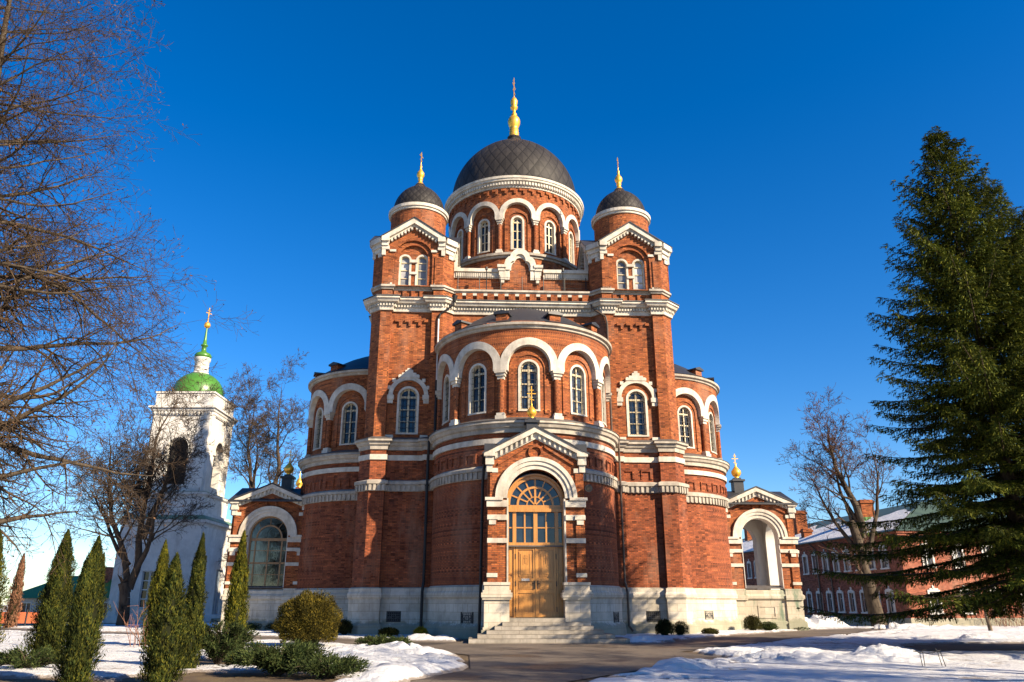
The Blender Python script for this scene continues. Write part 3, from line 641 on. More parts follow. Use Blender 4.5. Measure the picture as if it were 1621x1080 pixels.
# ------------------------------------------------------------------ four belfry turrets
for ix, (tx, ty) in enumerate(((-7.25, 2.6), (7.25, 2.6), (-7.25, 2 * CY - 2.6), (7.25, 2 * CY - 2.6))):
    H = 2.6; C = 0.62; a = H - C
    pin = a - 0.62
    for q in range(4):
        def T(p, q=q, tx=tx, ty=ty):
            x, y, z = p
            for _ in range(q): x, y = -y, x
            return (tx + x, ty + y, z)
        mp = flat(-H)
        det = (q in (0,)) and ix < 2
        ap = 1.25
        zg = lambda u: 24.55 + (26.0 - 24.55) * max(0.0, 1 - abs(u) / (a + 0.2))
        m = MB(T)
        m.panel(mp, -a, a, 21.3, zg, [dict(uc=0, w=2 * ap, zb=21.36, zs=23.35)], 0.34, 0.5)
        m.panel(segmap((-H, -a), (-a, -H)), 0, C * 1.4142, 21.3, 24.6)
        # wall behind the big arch
        ho = [dict(uc=s * 0.57, w=0.84, zb=21.45, zs=23.30) for s in (-1, 1)] if det else []
        m.panel(mp, -ap - 0.02, ap + 0.02, 21.36, 24.7, ho, 0.25, 9, -0.34)
        m.arch(mp, 0, 23.35, ap - 0.30, ap - 0.02, -0.36, -0.14, leg=1.98, n=20)
        for s in (-1, 1): m.bx(mp, s * (a - 0.27) - 0.27, s * (a - 0.27) + 0.27, 21.36, 23.4, -0.05, 0.07)
        m.build('turret_wall', M['brick'], CH)
        if det:
            for s in (-1, 1): window(flat(-H + 0.34, 0), s * 0.57, 21.47, 23.28, 0.64, CH, T, fw=0.11, depth=0.2, bars=(0.3, 0.62, 0.92), transom=False, vdiv=False, sashm='cream', thin=True)
            w_ = MB(T)
            for u in (0, -1.05, 1.05): w_.bx(flat(-H + 0.34), u - (0.26 if u == 0 else 0.14), u + (0.26 if u == 0 else 0.14), 23.08, 23.28, -0.02, 0.16); w_.mark()
            w_.bx(flat(-H + 0.34), -0.24, 0.24, 22.25, 22.42, -0.02, 0.12); w_.mark()
            w_.build_each('impost', M['white'], CH)
        # white gable with dentils and corbelled ends
        w_ = MB(T); e = a + 0.10; zp, ze = 26.12, 24.72
        w_.prism(mp, [(-e, ze), (0, zp), (e, ze), (e, ze - 0.36), (0, zp - 0.40), (-e, ze - 0.36)], -0.05, 0.36)
        w_.prism(mp, [(-e, ze - 0.36), (0, zp - 0.40), (e, ze - 0.36), (e, ze - 0.52), (0, zp - 0.56), (-e, ze - 0.52)], -0.05, 0.16)
        sl_ = (zp - ze) / e
        for s in (-1, 1):
            for k in range(9):
                u = s * (0.16 + k * 0.215); z = zp - 0.56 - sl_ * abs(u)
                w_.prism(mp, [(u - 0.06, z - s * 0.06 * -sl_ * -1 + 0.0), (u + 0.06, z), (u + 0.06, z - 0.15), (u - 0.06, z - 0.15)], -0.05, 0.24)
            for (uo, wdt, z0, z1, dd) in ((a - 0.12, 0.50, 24.38, 24.72, 0.40), (a - 0.10, 0.44, 24.10, 24.38, 0.26), (a - 0.14, 0.48, 23.86, 24.10, 0.18), (a - 0.02, 0.24, 23.45, 23.86, 0.16)):
                w_.bx(mp, s * uo - wdt / 2, s * uo + wdt / 2, z0, z1, -0.05, dd)
            w_.bx(mp, s * (a - 0.62) - 0.2, s * (a - 0.62) + 0.2, 23.72, 23.88, -0.05, 0.10)
        ch = segmap((-H, -a), (-a, -H)); l = C * 1.4142
        w_.bx(ch, -0.05, l + 0.05, 24.30, 24.66, -0.05, 0.40); w_.bx(ch, -0.02, l + 0.02, 24.0, 24.3, -0.05, 0.24); w_.bx(ch, 0.1, l - 0.1, 23.7, 24.0, -0.05, 0.14); w_.bx(ch, l * 0.5, l - 0.08, 23.4, 23.7, -0.05, 0.10)
        w_.build('gable_trim', M['white'], CH)
        r_ = MB(T); r_.prism(mp, [(-e - 0.12, ze - 0.02), (0, zp + 0.06), (e + 0.12, ze - 0.02), (e + 0.12, ze - 0.10), (0, zp - 0.02), (-e - 0.12, ze - 0.10)], -H, 0.42); r_.build('gable_roof', M['roof'], CH)
    m = MB(); m.lathe((tx, ty), [(1.93, 24.9), (1.93, 27.75)], 40); m.build('turret_drum', M['brick'], CH)
    m = MB(); m.lathe((tx, ty), [(1.93, 27.38), (2.02, 27.40), (2.03, 27.52), (2.12, 27.56), (2.13, 27.78), (1.7, 27.92)], 48); m.build('drum_cornice', M['white'], CH)
    if 'dome_s' not in M: M['dome_s'] = [dome_mat('turret_dome_sheets', (0.021, 0.0185, 0.0175), 22, 0.62, (x_, y_, 28.0)) for x_, y_ in ((-7.25, 2.6), (7.25, 2.6), (-7.25, 17.1), (7.25, 17.1))]
    prof = [(2.0, 27.80), (1.88, 27.92)] + [(1.82 * math.cos(t), 27.98 + 1.98 * math.sin(t) + 0.12 * math.sin(t) ** 5) for t in [math.radians(d) for d in range(0, 68, 6)]] + [(0.56, 30.02), (0.40, 30.16), (0.34, 30.3), (0.001, 30.32)]
    m = MB(); m.lathe((tx, ty), prof, 48); m.build('dome', M['dome_s'][ix], CH, True)
    m = MB(); m.lathe((tx, ty), [(0.26, 30.28), (0.24, 30.42), (0.15, 30.5), (0.15, 30.72), (0.19, 30.76), (0.14, 30.84), (0.22, 30.96), (0.28, 31.12), (0.26, 31.3), (0.14, 31.46), (0.06, 31.7), (0.10, 31.84), (0.05, 31.92), (0.03, 32.0), (0.028, 32.2)], 20)
    f = m.build('finial', M['gold'], CH, True)
    m = MB(); cp_ = segmap_dir(tx, ty, math.radians(68), 0)
    m.bx(cp_, -0.025, 0.025, 32.15, 33.05, -0.02, 0.02); m.bx(cp_, -0.25, 0.25, 32.68, 32.73, -0.02, 0.02); m.bx(cp_, -0.12, 0.12, 32.86, 32.90, -0.02, 0.02); m.prism(cp_, [(-0.14, 32.44), (0.14, 32.36), (0.14, 32.32), (-0.14, 32.40)], -0.02, 0.02)
    m.build('cross', M['gold'], f)

# ------------------------------------------------------------------ terrace wall with the trefoil gable, pedestal and main drum
m = MB()
for q, T in enumerate((rot_front, rot_left, rot_right, lambda p: (-p[0], 2 * CY - p[1], p[2]))):
    m.T = T; m.panel(flat(1.8), -4.7, 4.7, 21.2, 23.4); m.mark()
m.T = IDENT; m.build_each('terrace_wall', M['brick'], CH)
m = MB()
for T in (rot_front, rot_left, rot_right):
    m.T = T; mp = flat(1.8)
    for s in (-1, 1):
        m.bx(mp, *sorted((s * 1.5, s * 4.6)), 23.12, 23.36, -0.1, 0.26); m.bx(mp, *sorted((s * 1.5, s * 4.6)), 22.7, 23.12, -0.1, 0.12)
        for k in range(22): u = s * (1.7 + k * 0.13); m.bx(mp, u - 0.035, u + 0.035, 22.76, 23.04, 0.1, 0.18)
        m.bx(mp, *sorted((s * 4.38, s * 4.62)), 23.36, 24.9, -0.1, 0.24); m.mark()
m.T = IDENT; m.build_each('terrace_cornice', M['white'], CH)
tre_o = [(-1.08, 23.2), (-1.1, 23.55), (-1.0, 23.95), (-0.8, 24.18), (-0.68, 24.2), (-0.62, 24.42), (-0.42, 24.66), (-0.2, 24.77), (0, 24.8)]
tre_i = [(-0.70, 23.2), (-0.72, 23.5), (-0.66, 23.72), (-0.55, 23.84), (-0.38, 23.88), (-0.36, 24.1), (-0.26, 24.28), (-0.13, 24.38), (0, 24.4)]
m = MB(); b_ = MB()
for T in (rot_front, rot_left, rot_right):
    m.T = T; b_.T = T; mp = flat(1.45, -0.1)
    o_ = tre_o + [(-u, z) for u, z in tre_o[-2::-1]]; i_ = tre_i + [(-u, z) for u, z in tre_i[-2::-1]]
    m.band(mp, o_, i_, -0.4, 0.14)
    m.band(mp, [(u * 0.76, 23.2 + (z - 23.2) * 0.78 + 0.02) for u, z in o_], [(u * 0.56, 23.2 + (z - 23.2) * 0.6) for u, z in o_], -0.4, 0.0)
    for s in (-1, 1):
        for (w0, w1, z0, z1, d) in ((0.95, 1.56, 23.36, 23.56, 0.22), (1.0, 1.5, 23.14, 23.36, 0.14), (0.98, 1.44, 22.82, 23.14, 0.08), (1.0, 1.38, 22.5, 22.82, 0.10), (1.08, 1.3, 22.25, 22.5, 0.06), (0.70, 1.0, 22.5, 23.3, 0.05)):
            m.bx(mp, *sorted((s * w0, s * w1)), z0, z1, -0.4, d)
    b_.prism(mp, [(-1.25, 21.3), (1.25, 21.3), (1.25, 22.6), (0.72, 22.62), (0.72, 23.2)] + [(-u, z) for u, z in tre_i[::1]][1:] + tre_i[-2::-1] + [(-0.72, 22.62), (-1.25, 22.6)], -0.4, -0.12); m.mark(); b_.mark()
m.T = IDENT; b_.T = IDENT; m.build_each('trefoil_gable', M['white'], CH); b_.build_each('gable_infill', M['brick'], CH)
# dark flat roof round the drum
m = MB(); m.box(-4.55, 4.55, 1.9, 2 * CY - 1.9, 23.2, 23.42); m.box(-7.9, 7.9, 5.3, 2 * CY - 5.3, 23.2, 23.42); m.build('flat_roof', M['roof'], CH)
DC = (-0.08, CY)
m = MB(); m.lathe(DC, [(5.42, 23.3), (5.42, 25.7)], 24); m.build('pedestal_wall', M['brick'], CH)
m = MB(); m.lathe(DC, [(5.42, 25.55), (5.50, 25.58), (5.52, 25.7), (5.66, 25.74), (5.68, 25.92), (5.0, 26.12)], 60); m.build('pedestal_ledge', M['greytrim'], CH)
RD = 5.0; md = cyl(DC[0], DC[1], RD)
NB = 12; hb = PI / NB * RD
m = MB(); hl = [dict(uc=2 * PI * k / NB * RD, w=0.98, zb=26.42, zs=28.72) for k in range(-3, 4)]
m.panel(md, -PI * RD, PI * RD, 25.8, 31.7, hl, 0.3, 0.33); m.build('drum_wall', M['brick'], CH)
ma = MB(); mc = MB(); mk = MB(); mb = MB(); mbr = MB()
r1, r0, ZS = hb + 0.02, hb - 0.32, 29.2
for k in range(-6, 6):
    uc = 2 * PI * k / NB * RD; top = []; low = []
    for j in range(25):
        x = -hb + 2 * hb * j / 24; low.append((uc + x, ZS + (math.sqrt(max(0, (r1 - 0.08) ** 2 - x * x)) if abs(x) < r1 - 0.08 else 0))); top.append((uc + x, 31.6))
    ma.band(md, top, low, 0.0, 0.26); mc.arch(md, uc, ZS, r0, r1, 0.0, 0.34, leg=0.3, n=24); mc.mark()
    mbr.arch(md, uc, 28.72, 0.74, 0.94, 0.0, 0.09, leg=2.5, n=16); mbr.mark()
    u = uc + hb; a = u / RD
    mk.bx(md, u - 0.26, u + 0.26, 28.75, 28.9, 0, 0.42, 2); mk.bx(md, u - 0.20, u + 0.20, 28.6, 28.75, 0, 0.34, 2); mk.bx(md, u - 0.15, u + 0.15, 28.44, 28.6, 0, 0.27); mk.mark()
    mb.lathe((DC[0] + (RD + 0.13) * math.sin(a), DC[1] - (RD + 0.13) * math.cos(a)), [(0.15, 26.1), (0.15, 28.5)], 12); mb.mark()
    mk.bx(md, u - 0.24, u + 0.24, 26.0, 26.2, 0, 0.42); mk.bx(md, u - 0.18, u + 0.18, 26.2, 26.36, 0, 0.34); mk.mark()
    for j in range(4):
        uu = uc - hb + (j + 0.5) * hb / 2; ma.bx(md, uu - 0.2, uu + 0.2, 31.18, 31.36, 0.2, 0.38); ma.bx(md, uu + 0.06, uu + 0.2, 30.92, 31.18, 0.2, 0.38)
ma.build('arcade_wall', M['brick'], CH); mc.build_each('arcade_arch', M['white'], CH); mk.build_each('capital', M['white'], CH); mb.build_each('half_column', M['brick'], CH, True); mbr.build_each('window_hood', M['brick'], CH)
for k in range(-3, 4): window(md, 2 * PI * k / NB * RD, 26.5, 28.72, 0.78, CH, fw=0.12, depth=0.26, bars=(0.36, 0.68))
m = MB(); m.lathe(DC, [(5.26, 31.42), (5.36, 31.44), (5.38, 31.58), (5.46, 31.60), (5.48, 31.86), (5.64, 31.92), (5.66, 32.05), (5.72, 32.08), (5.74, 32.26), (5.1, 32.42)], 96)
for k in range(150): u = 2 * PI * k / 150 * RD; m.bx(md, u - 0.06, u + 0.06, 31.62, 31.84, 0.42, 0.55)
m.build('drum_cornice', M['white'], CH)
M['dome'] = dome_mat('main_dome_sheets', (0.022, 0.0195, 0.0185), 36, 1.35, (DC[0], DC[1], 33.0))
prof = [(5.5, 32.3), (5.24, 32.42)] + [(5.16 * math.cos(t) * (1 - 0.05 * math.sin(t) ** 4), 32.85 + 5.3 * math.sin(t) + 0.35 * math.sin(t) ** 5) for t in [math.radians(d) for d in range(0, 78, 4)]] + [(0.92, 38.52), (0.68, 38.72), (0.54, 38.98), (0.50, 39.15), (0.58, 39.2), (0.58, 39.32), (0.001, 39.36)]
m = MB(); m.lathe(DC, prof, 96); m.build('dome', M['dome'], CH, True)
m = MB(); m.lathe(DC, [(0.46, 39.3), (0.42, 39.6), (0.40, 39.7), (0.42, 39.85), (0.36, 39.95), (0.40, 40.1), (0.30, 40.2), (0.40, 40.4), (0.52, 40.75), (0.53, 41.0), (0.46, 41.25), (0.3, 41.45), (0.2, 41.55), (0.26, 41.65), (0.18, 41.75), (0.12, 42.0), (0.14, 42.15), (0.30, 42.3), (0.32, 42.45), (0.22, 42.6), (0.30, 42.8), (0.32, 43.05), (0.2, 43.3), (0.08, 43.45), (0.05, 43.6)], 28)
f = m.build('finial', M['gold'], CH, True)
m = MB(); cp_ = segmap_dir(DC[0], DC[1], math.radians(74), 0)
m.bx(cp_, -0.03, 0.03, 43.4, 45.5, -0.025, 0.025); m.bx(cp_, -0.5, 0.5, 44.6, 44.66, -0.025, 0.025); m.bx(cp_, -0.24, 0.24, 45.05, 45.10, -0.025, 0.025); m.prism(cp_, [(-0.3, 44.16), (0.3, 43.98), (0.3, 43.90), (-0.3, 44.08)], -0.03, 0.03)
m.build('cross', M['gold'], f)
# terrace railing
m = MB()
for k in range(7): x = -4.3 + 8.6 * k / 6; m.tube([(x, 0.9, 21.4), (x, 0.9, 22.5)], 0.028, 5)
for z in (21.7, 22.05, 22.42): m.tube([(-4.4, 0.9, z), (4.4, 0.9, z)], 0.012, 4)
for k in range(58): x = -4.35 + 8.7 * k / 57; m.tube([(x, 0.9, 21.42), (x, 0.9, 22.42)], 0.006, 3)
m.build('railing', M['iron'], CH)
m = MB()
for x in (-2.4, 2.75): m.tube([(x, 0.75, 21.4), (x, 0.75, 22.9)], 0.035, 6); m.lathe((x, 0.75), [(0.001, 22.85), (0.09, 22.9), (0.09, 23.1), (0.001, 23.15)], 8); m.mark()
m.build_each('lamp_post', M['iron'], CH)
M['grille'] = plain_mat('cast_iron_grille', (0.06, 0.06, 0.062), 0.6, 0.2, 0.4)
# ------------------------------------------------------------------ entrance porch and the two side porches
M['clear'] = (lambda: None)()
def clear_glass(name, tint, refl):
    m, nt, b = mat(name); out = nt.nodes['Material Output']
    tr = nt.nodes.new('ShaderNodeBsdfTransparent'); tr.inputs[0].default_value = (*tint, 1)
    gl = nt.nodes.new('ShaderNodeBsdfGlossy'); gl.inputs['Roughness'].default_value = 0.03
    P = objco(nt); n1 = noise(nt, P, 0.8, 2); bp = nt.nodes.new('ShaderNodeBump'); bp.inputs['Strength'].default_value = 0.12; bp.inputs['Distance'].default_value = 0.05
    L(nt, n1.outputs[0], bp.inputs['Height']); L(nt, bp.outputs[0], gl.inputs['Normal'])
    mx = nt.nodes.new('ShaderNodeMixShader'); mx.inputs[0].default_value = refl
    L(nt, tr.outputs[0], mx.inputs[1]); L(nt, gl.outputs[0], mx.inputs[2]); L(nt, mx.outputs[0], out.inputs[0]); return m
M['clear'] = clear_glass('porch_window_glass', (0.30, 0.32, 0.34), 0.13)

def gable_trim(mp, e, ze, zp, T=None, nd=9, dw=0.11):
    """white raking cornice with dentils and corbelled ends"""
    w = MB(T); sl_ = (zp - ze) / e
    w.prism(mp, [(-e, ze), (0, zp), (e, ze), (e, ze - 0.26), (0, zp - 0.28), (-e, ze - 0.26)], -0.05, 0.30)
    w.prism(mp, [(-e, ze - 0.26), (0, zp - 0.28), (e, ze - 0.26), (e, ze - 0.56), (0, zp - 0.60), (-e, ze - 0.56)], -0.05, 0.10)
    for s in (-1, 1):
        for k in range(nd):
            u = 0.12 + (e - 0.2) * (k + 0.3) / nd; z = zp - 0.28 - sl_ * u; q = s * u
            za, zb = z + sl_ * dw / 2, z - sl_ * dw / 2
            w.prism(mp, [(s * (u - dw / 2), za), (s * (u + dw / 2), zb), (s * (u + dw / 2), zb - 0.26), (s * (u - dw / 2), za - 0.26)], -0.05, 0.21)
        for (u0, u1, z0, z1, d) in ((e - 0.46, e + 0.10, ze - 0.20, ze, 0.34), (e - 0.40, e + 0.02, ze - 0.42, ze - 0.20, 0.22), (e - 0.42, e + 0.02, ze - 0.62, ze - 0.42, 0.26), (e - 0.34, e - 0.04, ze - 0.98, ze - 0.62, 0.16), (e - 0.62, e - 0.30, ze - 1.0, ze - 0.78, 0.11)):
            w.bx(mp, *sorted((s * u0, s * u1)), z0, z1, -0.05, d)
    return w
def portal_front(mp, half, ap, zs, z0, ze, zp, r1, parts=True, stripes=(), T=None):
    """brick gable front with an arched opening"""
    zg = lambda u: ze - 0.5 + (zp - ze) * max(0.0, 1 - abs(u) / half)
    m = MB(T); m.panel(mp, -half, half, z0, zg, [dict(uc=0, w=2 * ap, zb=z0, zs=zs)], 0.5, 0.4)
    for s in (-1, 1):
        m.bx(mp, *sorted((s * (half - 0.46), s * (half - 0.02))), z0, zs - 0.9, -0.02, 0.10)
        m.bx(mp, *sorted((s * (half - 0.42), s * (half - 0.1))), zs + 0.02, ze - 1.0, -0.02, 0.08)
    # moulded brick rake and medallion
    e = half - 0.5; zt = zp - 0.78
    for s in (-1, 1): m.prism(mp, [(s * 0.45, zt - 0.30 * 0.5), (s * e, zt - (zp - ze) * e / half), (s * e, zt - (zp - ze) * e / half - 0.13), (s * 0.45, zt - 0.30 * 0.5 - 0.13)], -0.02, 0.10)
    m.arch(mp, 0, zp - 1.28, 0.26, 0.38, -0.02, 0.12, n=16); m.arch(lambda u, z, d: mp(u, 2 * (zp - 1.28) - z, d), 0, zp - 1.28, 0.26, 0.38, -0.02, 0.12, n=16)
    m.build('gable_wall', M['brick'], CH)
    w = MB(T)
    st = (r1 - ap) / 3
    w.arch(mp, 0, zs, ap + 2 * st, r1, -0.02, 0.22, n=32); w.arch(mp, 0, zs, ap + st, ap + 2 * st + 0.01, -0.02, 0.16, n=32); w.arch(mp, 0, zs, ap - 0.02, ap + st + 0.01, -0.02, 0.09, n=32)
    for s in (-1, 1):
        w.bx(mp, *sorted((s * (ap + st), s * (half + 0.14))), zs - 0.12, zs + 0.02, -0.2, 0.26)
        w.bx(mp, *sorted((s * (ap - 0.02), s * (half + 0.06))), zs - 0.44, zs - 0.12, -0.2, 0.18)
    w.build('archivolt', M['white'], CH)
    w = MB(T)
    for (za, zb) in stripes:
        for s in (-1, 1): w.bx(mp, *sorted((s * (ap - 0.01), s * (half + 0.012))), za, zb, -0.3, 0.112); w.mark()
    for s in (-1, 1):
        c = half - 0.24
        w.bx(mp, s * c - 0.26, s * c + 0.26, zs - 1.06, zs - 0.86, -0.02, 0.20); w.bx(mp, s * c - 0.17, s * c + 0.17, zs - 1.30, zs - 1.06, -0.02, 0.16); w.mark()
        w.bx(mp, s * c - 0.26, s * c + 0.26, z0 + 0.27, z0 + 0.46, -0.02, 0.15); w.mark()
    w.build_each('stone_stripe', M['white'], CH)
    gable_trim(mp, half + 0.12, ze, zp, T).build('gable_trim', M['white'], CH)

PC, PY = 0.13, -7.6
mp = flat(PY, PC)
HW, AP, PZS = 2.42, 1.47, 6.68
portal_front(mp, HW, AP, PZS, 2.62, 8.95, 10.28, 2.06, stripes=((5.60, 5.86), (4.50, 4.73)))
m = MB()
for s in (-1, 1):
    x = PC + s * HW
    a, b = ((x, -4.6), (x, PY)) if s < 0 else ((x, PY), (x, -4.6))
    m.panel(segmap(a, b), 0, 3.0, 2.5, 8.6); m.mark()
m.build_each('porch_side_wall', M['brick'], CH)
m = MB()
for s in (-1, 1):
    u0, u1 = sorted((s * (AP - 0.10), s * (HW + 0.10)))
    for (z0, z1, g) in ((-0.1, 0.5, 0.14), (0.5, 0.62, 0.08), (0.62, 1.86, 0.03), (1.86, 1.96, 0.12), (1.96, 2.18, 0.17), (2.18, 2.30, 0.10), (2.30, 2.52, 0.03), (2.52, 2.66, 0.07)):
        m.bx(mp, u0 - g, u1 + g, z0, z1, -2.6, 0.10 + g)
    m.mark()
m.build_each('porch_plinth', M['stone'], CH)
# white corner piers towards the door
m = MB()
for s in (-1, 1): m.bx(mp, *sorted((s * AP, s * (AP - 0.08))), 1.03, PZS, -0.55, 0.05); m.mark()
m.build_each('door_jamb', M['white'], CH)
m = MB(); e = HW + 0.3; m.prism(mp, [(-e, 8.93), (0, 10.36), (e, 8.93), (e, 8.85), (0, 10.28), (-e, 8.85)], -3.2, 0.36)
for s in (-1, 1): m.bx(mp, *sorted((s * (HW - 0.35), s * (HW + 0.2))), 8.9, 9.42, -0.6, 0.1)
m.build('porch_roof', M['roof'], CH)
m = MB(); c = (PC - 0.02, -6.25)
def lantern(cx, cy, zb, z1, w, zball, ztop, rb):
    m = MB(); m.box(cx - w, cx + w, cy - w, cy + w, zb, z1); m.box(cx - w - 0.1, cx + w + 0.1, cy - w - 0.1, cy + w + 0.1, z1 - 0.14, z1); m.box(cx - w * 0.7, cx + w * 0.7, cy - w * 0.7, cy + w * 0.7, z1, z1 + 0.14); o = m.build('lantern_base', M['roof'], CH)
    m = MB(); h = zball - z1
    m.lathe((cx, cy), [(rb * 0.55, z1 + 0.13), (rb * 0.4, zball - rb * 1.0), (rb * 0.75, zball - rb * 0.75), (rb, zball - rb * 0.2), (rb * 0.95, zball + rb * 0.25), (rb * 0.55, zball + rb * 0.75), (rb * 0.2, zball + rb * 1.2), (rb * 0.12, zball + rb * 1.7)], 20); f = m.build('cupola', M['gold'], CH, True)
    m = MB(); q = flat(cy, cx); m.bx(q, -0.025, 0.025, zball + rb, ztop, -0.02, 0.02); zz = zball + rb + (ztop - zball - rb) * 0.62
    m.bx(q, -0.24, 0.24, zz, zz + 0.045, -0.02, 0.02); m.bx(q, -0.11, 0.11, zz + 0.2, zz + 0.24, -0.02, 0.02); m.prism(q, [(-0.13, zz - 0.24), (0.13, zz - 0.32), (0.13, zz - 0.36), (-0.13, zz - 0.28)], -0.02, 0.02)
    m.build('cross', M['gold'], f)
lantern(0.05, -6.2, 10.0, 10.95, 0.30, 11.45, 12.9, 0.27)

# joinery of the entrance
DP = -0.62
mp = lambda u, z, d: (PC + u, PY - (DP + d), z)
m = MB(); m.add([mp(u, z, 0.0) for u, z in [(-AP, 4.4)] + [(-AP * math.cos(PI * k / 24), PZS + AP * math.sin(PI * k / 24)) for k in range(25)] + [(AP, 4.4)]], [tuple(range(27))]); fan_pane = m
fr = MB()
fr.arch(mp, 0, PZS - 0.25, AP - 0.19, AP + 0.02, -0.1, 0.16, leg=0.05, n=30)
fr.arch(mp, 0, PZS - 0.25, AP - 0.02, AP + 0.06, -0.1, 0.3, leg=0.0, n=30)
fr.bx(mp, -AP, AP, 6.06, 6.22, -0.1, 0.20); fr.bx(mp, -AP, AP, 6.22, 6.40, -0.1, 0.12)
Z0 = 6.40
fr.arch(mp, 0, Z0, 0.84, 0.95, 0.0, 0.09, n=28)
fr.arch(mp, 0, Z0, 0.40, 0.45, 0.0, 0.05, n=20)
for k in range(1, 8):
    a = PI * k / 8; ca, sa = math.cos(a), math.sin(a); t = 0.035 if k != 4 else 0.05
    ra = 0.06 if k % 2 == 0 else 0.42
    fr.prism(mp, [(ra * ca - t * sa, Z0 + ra * sa + t * ca), (ra * ca + t * sa, Z0 + ra * sa - t * ca), (1.36 * ca + t * sa, Z0 + 1.36 * sa - t * ca), (1.36 * ca - t * sa, Z0 + 1.36 * sa + t * ca)], 0.0, 0.06)
for u, w in ((-AP + 0.06, 0.07), (-1.06, 0.09), (-0.54, 0.04), (0.0, 0.10), (0.54, 0.04), (1.06, 0.09), (AP - 0.06, 0.07)): fr.bx(mp, u - w, u + w, 4.52, 6.06, -0.05, 0.10 if w > 0.05 else 0.06)
fr.bx(mp, -AP, AP, 5.26, 5.32, -0.02, 0.05); fr.bx(mp, -AP, AP, 4.42, 4.56, -0.1, 0.14)
fr_o = fr.build('entrance_frame', M['wood'], CH)
fan_pane.build('fanlight_pane', M['glass'], fr_o)
m = MB(); m.bx(mp, -AP, AP, 4.36, 4.42, -0.1, 0.2); m.build('drip_rail', M['ledge'], fr_o)
m = MB()
m.bx(mp, -AP, AP, 1.03, 4.38, -0.14, -0.06)
for s in (-1, 1):
    for (z0, z1) in ((1.12, 2.2), (2.3, 2.95), (3.05, 4.28)): m.bx(mp, *sorted((s * 1.13, s * 1.37)), z0, z1, -0.06, 0.0); m.bx(mp, *sorted((s * 1.18, s * 1.32)), z0 + 0.06, z1 - 0.06, 0.0, 0.02)
    m.bx(mp, *sorted((s * 1.02, s * 1.10)), 1.03, 4.38, -0.06, 0.07); m.bx(mp, *sorted((s * 1.39, s * 1.47)), 1.03, 4.38, -0.06, 0.05); m.mark()
m.build_each('side_panel', M['wood'], CH)
for s in (-1, 1):
    d = MB(); u0, u1 = sorted((s * 0.025, s * 1.0))
    a, b = u0, u1; t = 0.11
    d.bx(mp, a, b, 1.06, 4.36, -0.05, 0.015)
    for (x0, x1) in ((a, a + t), (b - t, b)): d.bx(mp, x0, x1, 1.06, 4.36, 0.015, 0.07)
    for (z0, z1) in ((1.06, 1.28), (2.16, 2.30), (2.72, 2.86), (4.22, 4.36)): d.bx(mp, a + t, b - t, z0, z1, 0.015, 0.065)
    o = d.build('door', M['wood'], CH)
    p = MB()
    for (z0, z1) in ((1.36, 2.08), (2.37, 2.66), (2.94, 4.14)):
        p.bx(mp, a + t + 0.05, b - t - 0.05, z0, z1, 0.015, 0.05)
        p.bx(mp, a + t + 0.11, b - t - 0.11, z0 + 0.07, z1 - 0.07, 0.05, 0.065)
    c = (a + b) / 2
    for q in (-1, 1):
        p.bx(mp, c + q * 0.22 - 0.02, c + q * 0.22 + 0.02, 3.1, 4.02, 0.065, 0.085); p.bx(mp, c + q * 0.1 - 0.015, c + q * 0.1 + 0.015, 3.5, 3.95, 0.065, 0.08)
    p.bx(mp, c - 0.02, c + 0.02, 3.55, 3.98, 0.065, 0.09); p.bx(mp, c - 0.1, c + 0.1, 3.8, 3.83, 0.065, 0.09); p.bx(mp, c - 0.24, c + 0.24, 3.05, 3.1, 0.065, 0.085)
    p.build('door_panel', M['wood'], o)
    h = MB(); hu = s * 0.09
    h.bx(mp, hu - 0.025, hu + 0.025, 2.35, 2.75, 0.07, 0.085); h.tube([mp(hu, 2.62, 0.08), mp(hu, 2.62, 0.14), mp(hu + s * 0.11, 2.62, 0.14)], 0.014, 6); h.build('handle', M['iron'], o)
    hg = MB()
    for z in (1.4, 2.6, 3.9): hg.bx(mp, s * 1.01 - 0.02, s * 1.01 + 0.02, z - 0.12, z + 0.12, 0.06, 0.09)
    hg.build('hinge', M['iron'], o)
m = MB(); m.bx(mp, -0.03, 0.03, 1.06, 4.36, 0.05, 0.10); m.build('meeting_rail', M['wood'], CH)
# steps
m = MB()
for i, (xl, xr) in enumerate(((-3.12, 4.20), (-2.72, 3.60), (-2.30, 3.15), (-1.92, 2.72), (-1.55, 2.25), (-1.25, 1.62))):
    y0 = -9.40 + 0.34 * i; m.box(xl, xr, y0, -6.9 if i == 5 else -7.3, 0.172 * i - (0.1 if i == 0 else 0.0), 0.172 * (i + 1))
m.build('entrance_steps', M['steps'], CH)

# notice on the door, lamp on the porch
ow = church_to_world(PC, PY)
m = MB(); 
x_, y_ = church_to_world(PC - 0.52, PY - DP - 0.075)
nb = thing('notice_plate', 'small white notice fixed on the left leaf of the oak entrance door', 'notice', (x_, y_, 2.79), TH)
m = MB(); m.box(-0.19, 0.19, -0.012, 0.0, -0.055, 0.055); m.build('plate', M['white_paint'], nb)
m = MB()
for k in range(3): m.box(-0.13 + 0.02 * k, 0.12 - 0.03 * k, -0.015, -0.012, 0.02 - 0.022 * k, 0.03 - 0.022 * k)
m.build('printed_lines', M['grey_render'], nb)
x_, y_ = church_to_world(PC + 2.62, PY - 0.30)
lp = thing('porch_lamp', 'small round black lamp on a bracket at the right springing of the entrance arch', 'lamp', (x_, y_, 7.14), TH)
m = MB(); m.tube([(0, 0.06, 0), (0, -0.1, 0)], [0.17, 0.19], 16); m.tube([(0, 0.05, 0), (0, 0.3, -0.05)], 0.03, 6); m.build('lamp_housing', M['iron'], lp)
m = MB(); m.tube([(0, -0.1, 0), (0, -0.115, 0)], 0.12, 16); m.build('lamp_glass', M['dark_void'], lp)

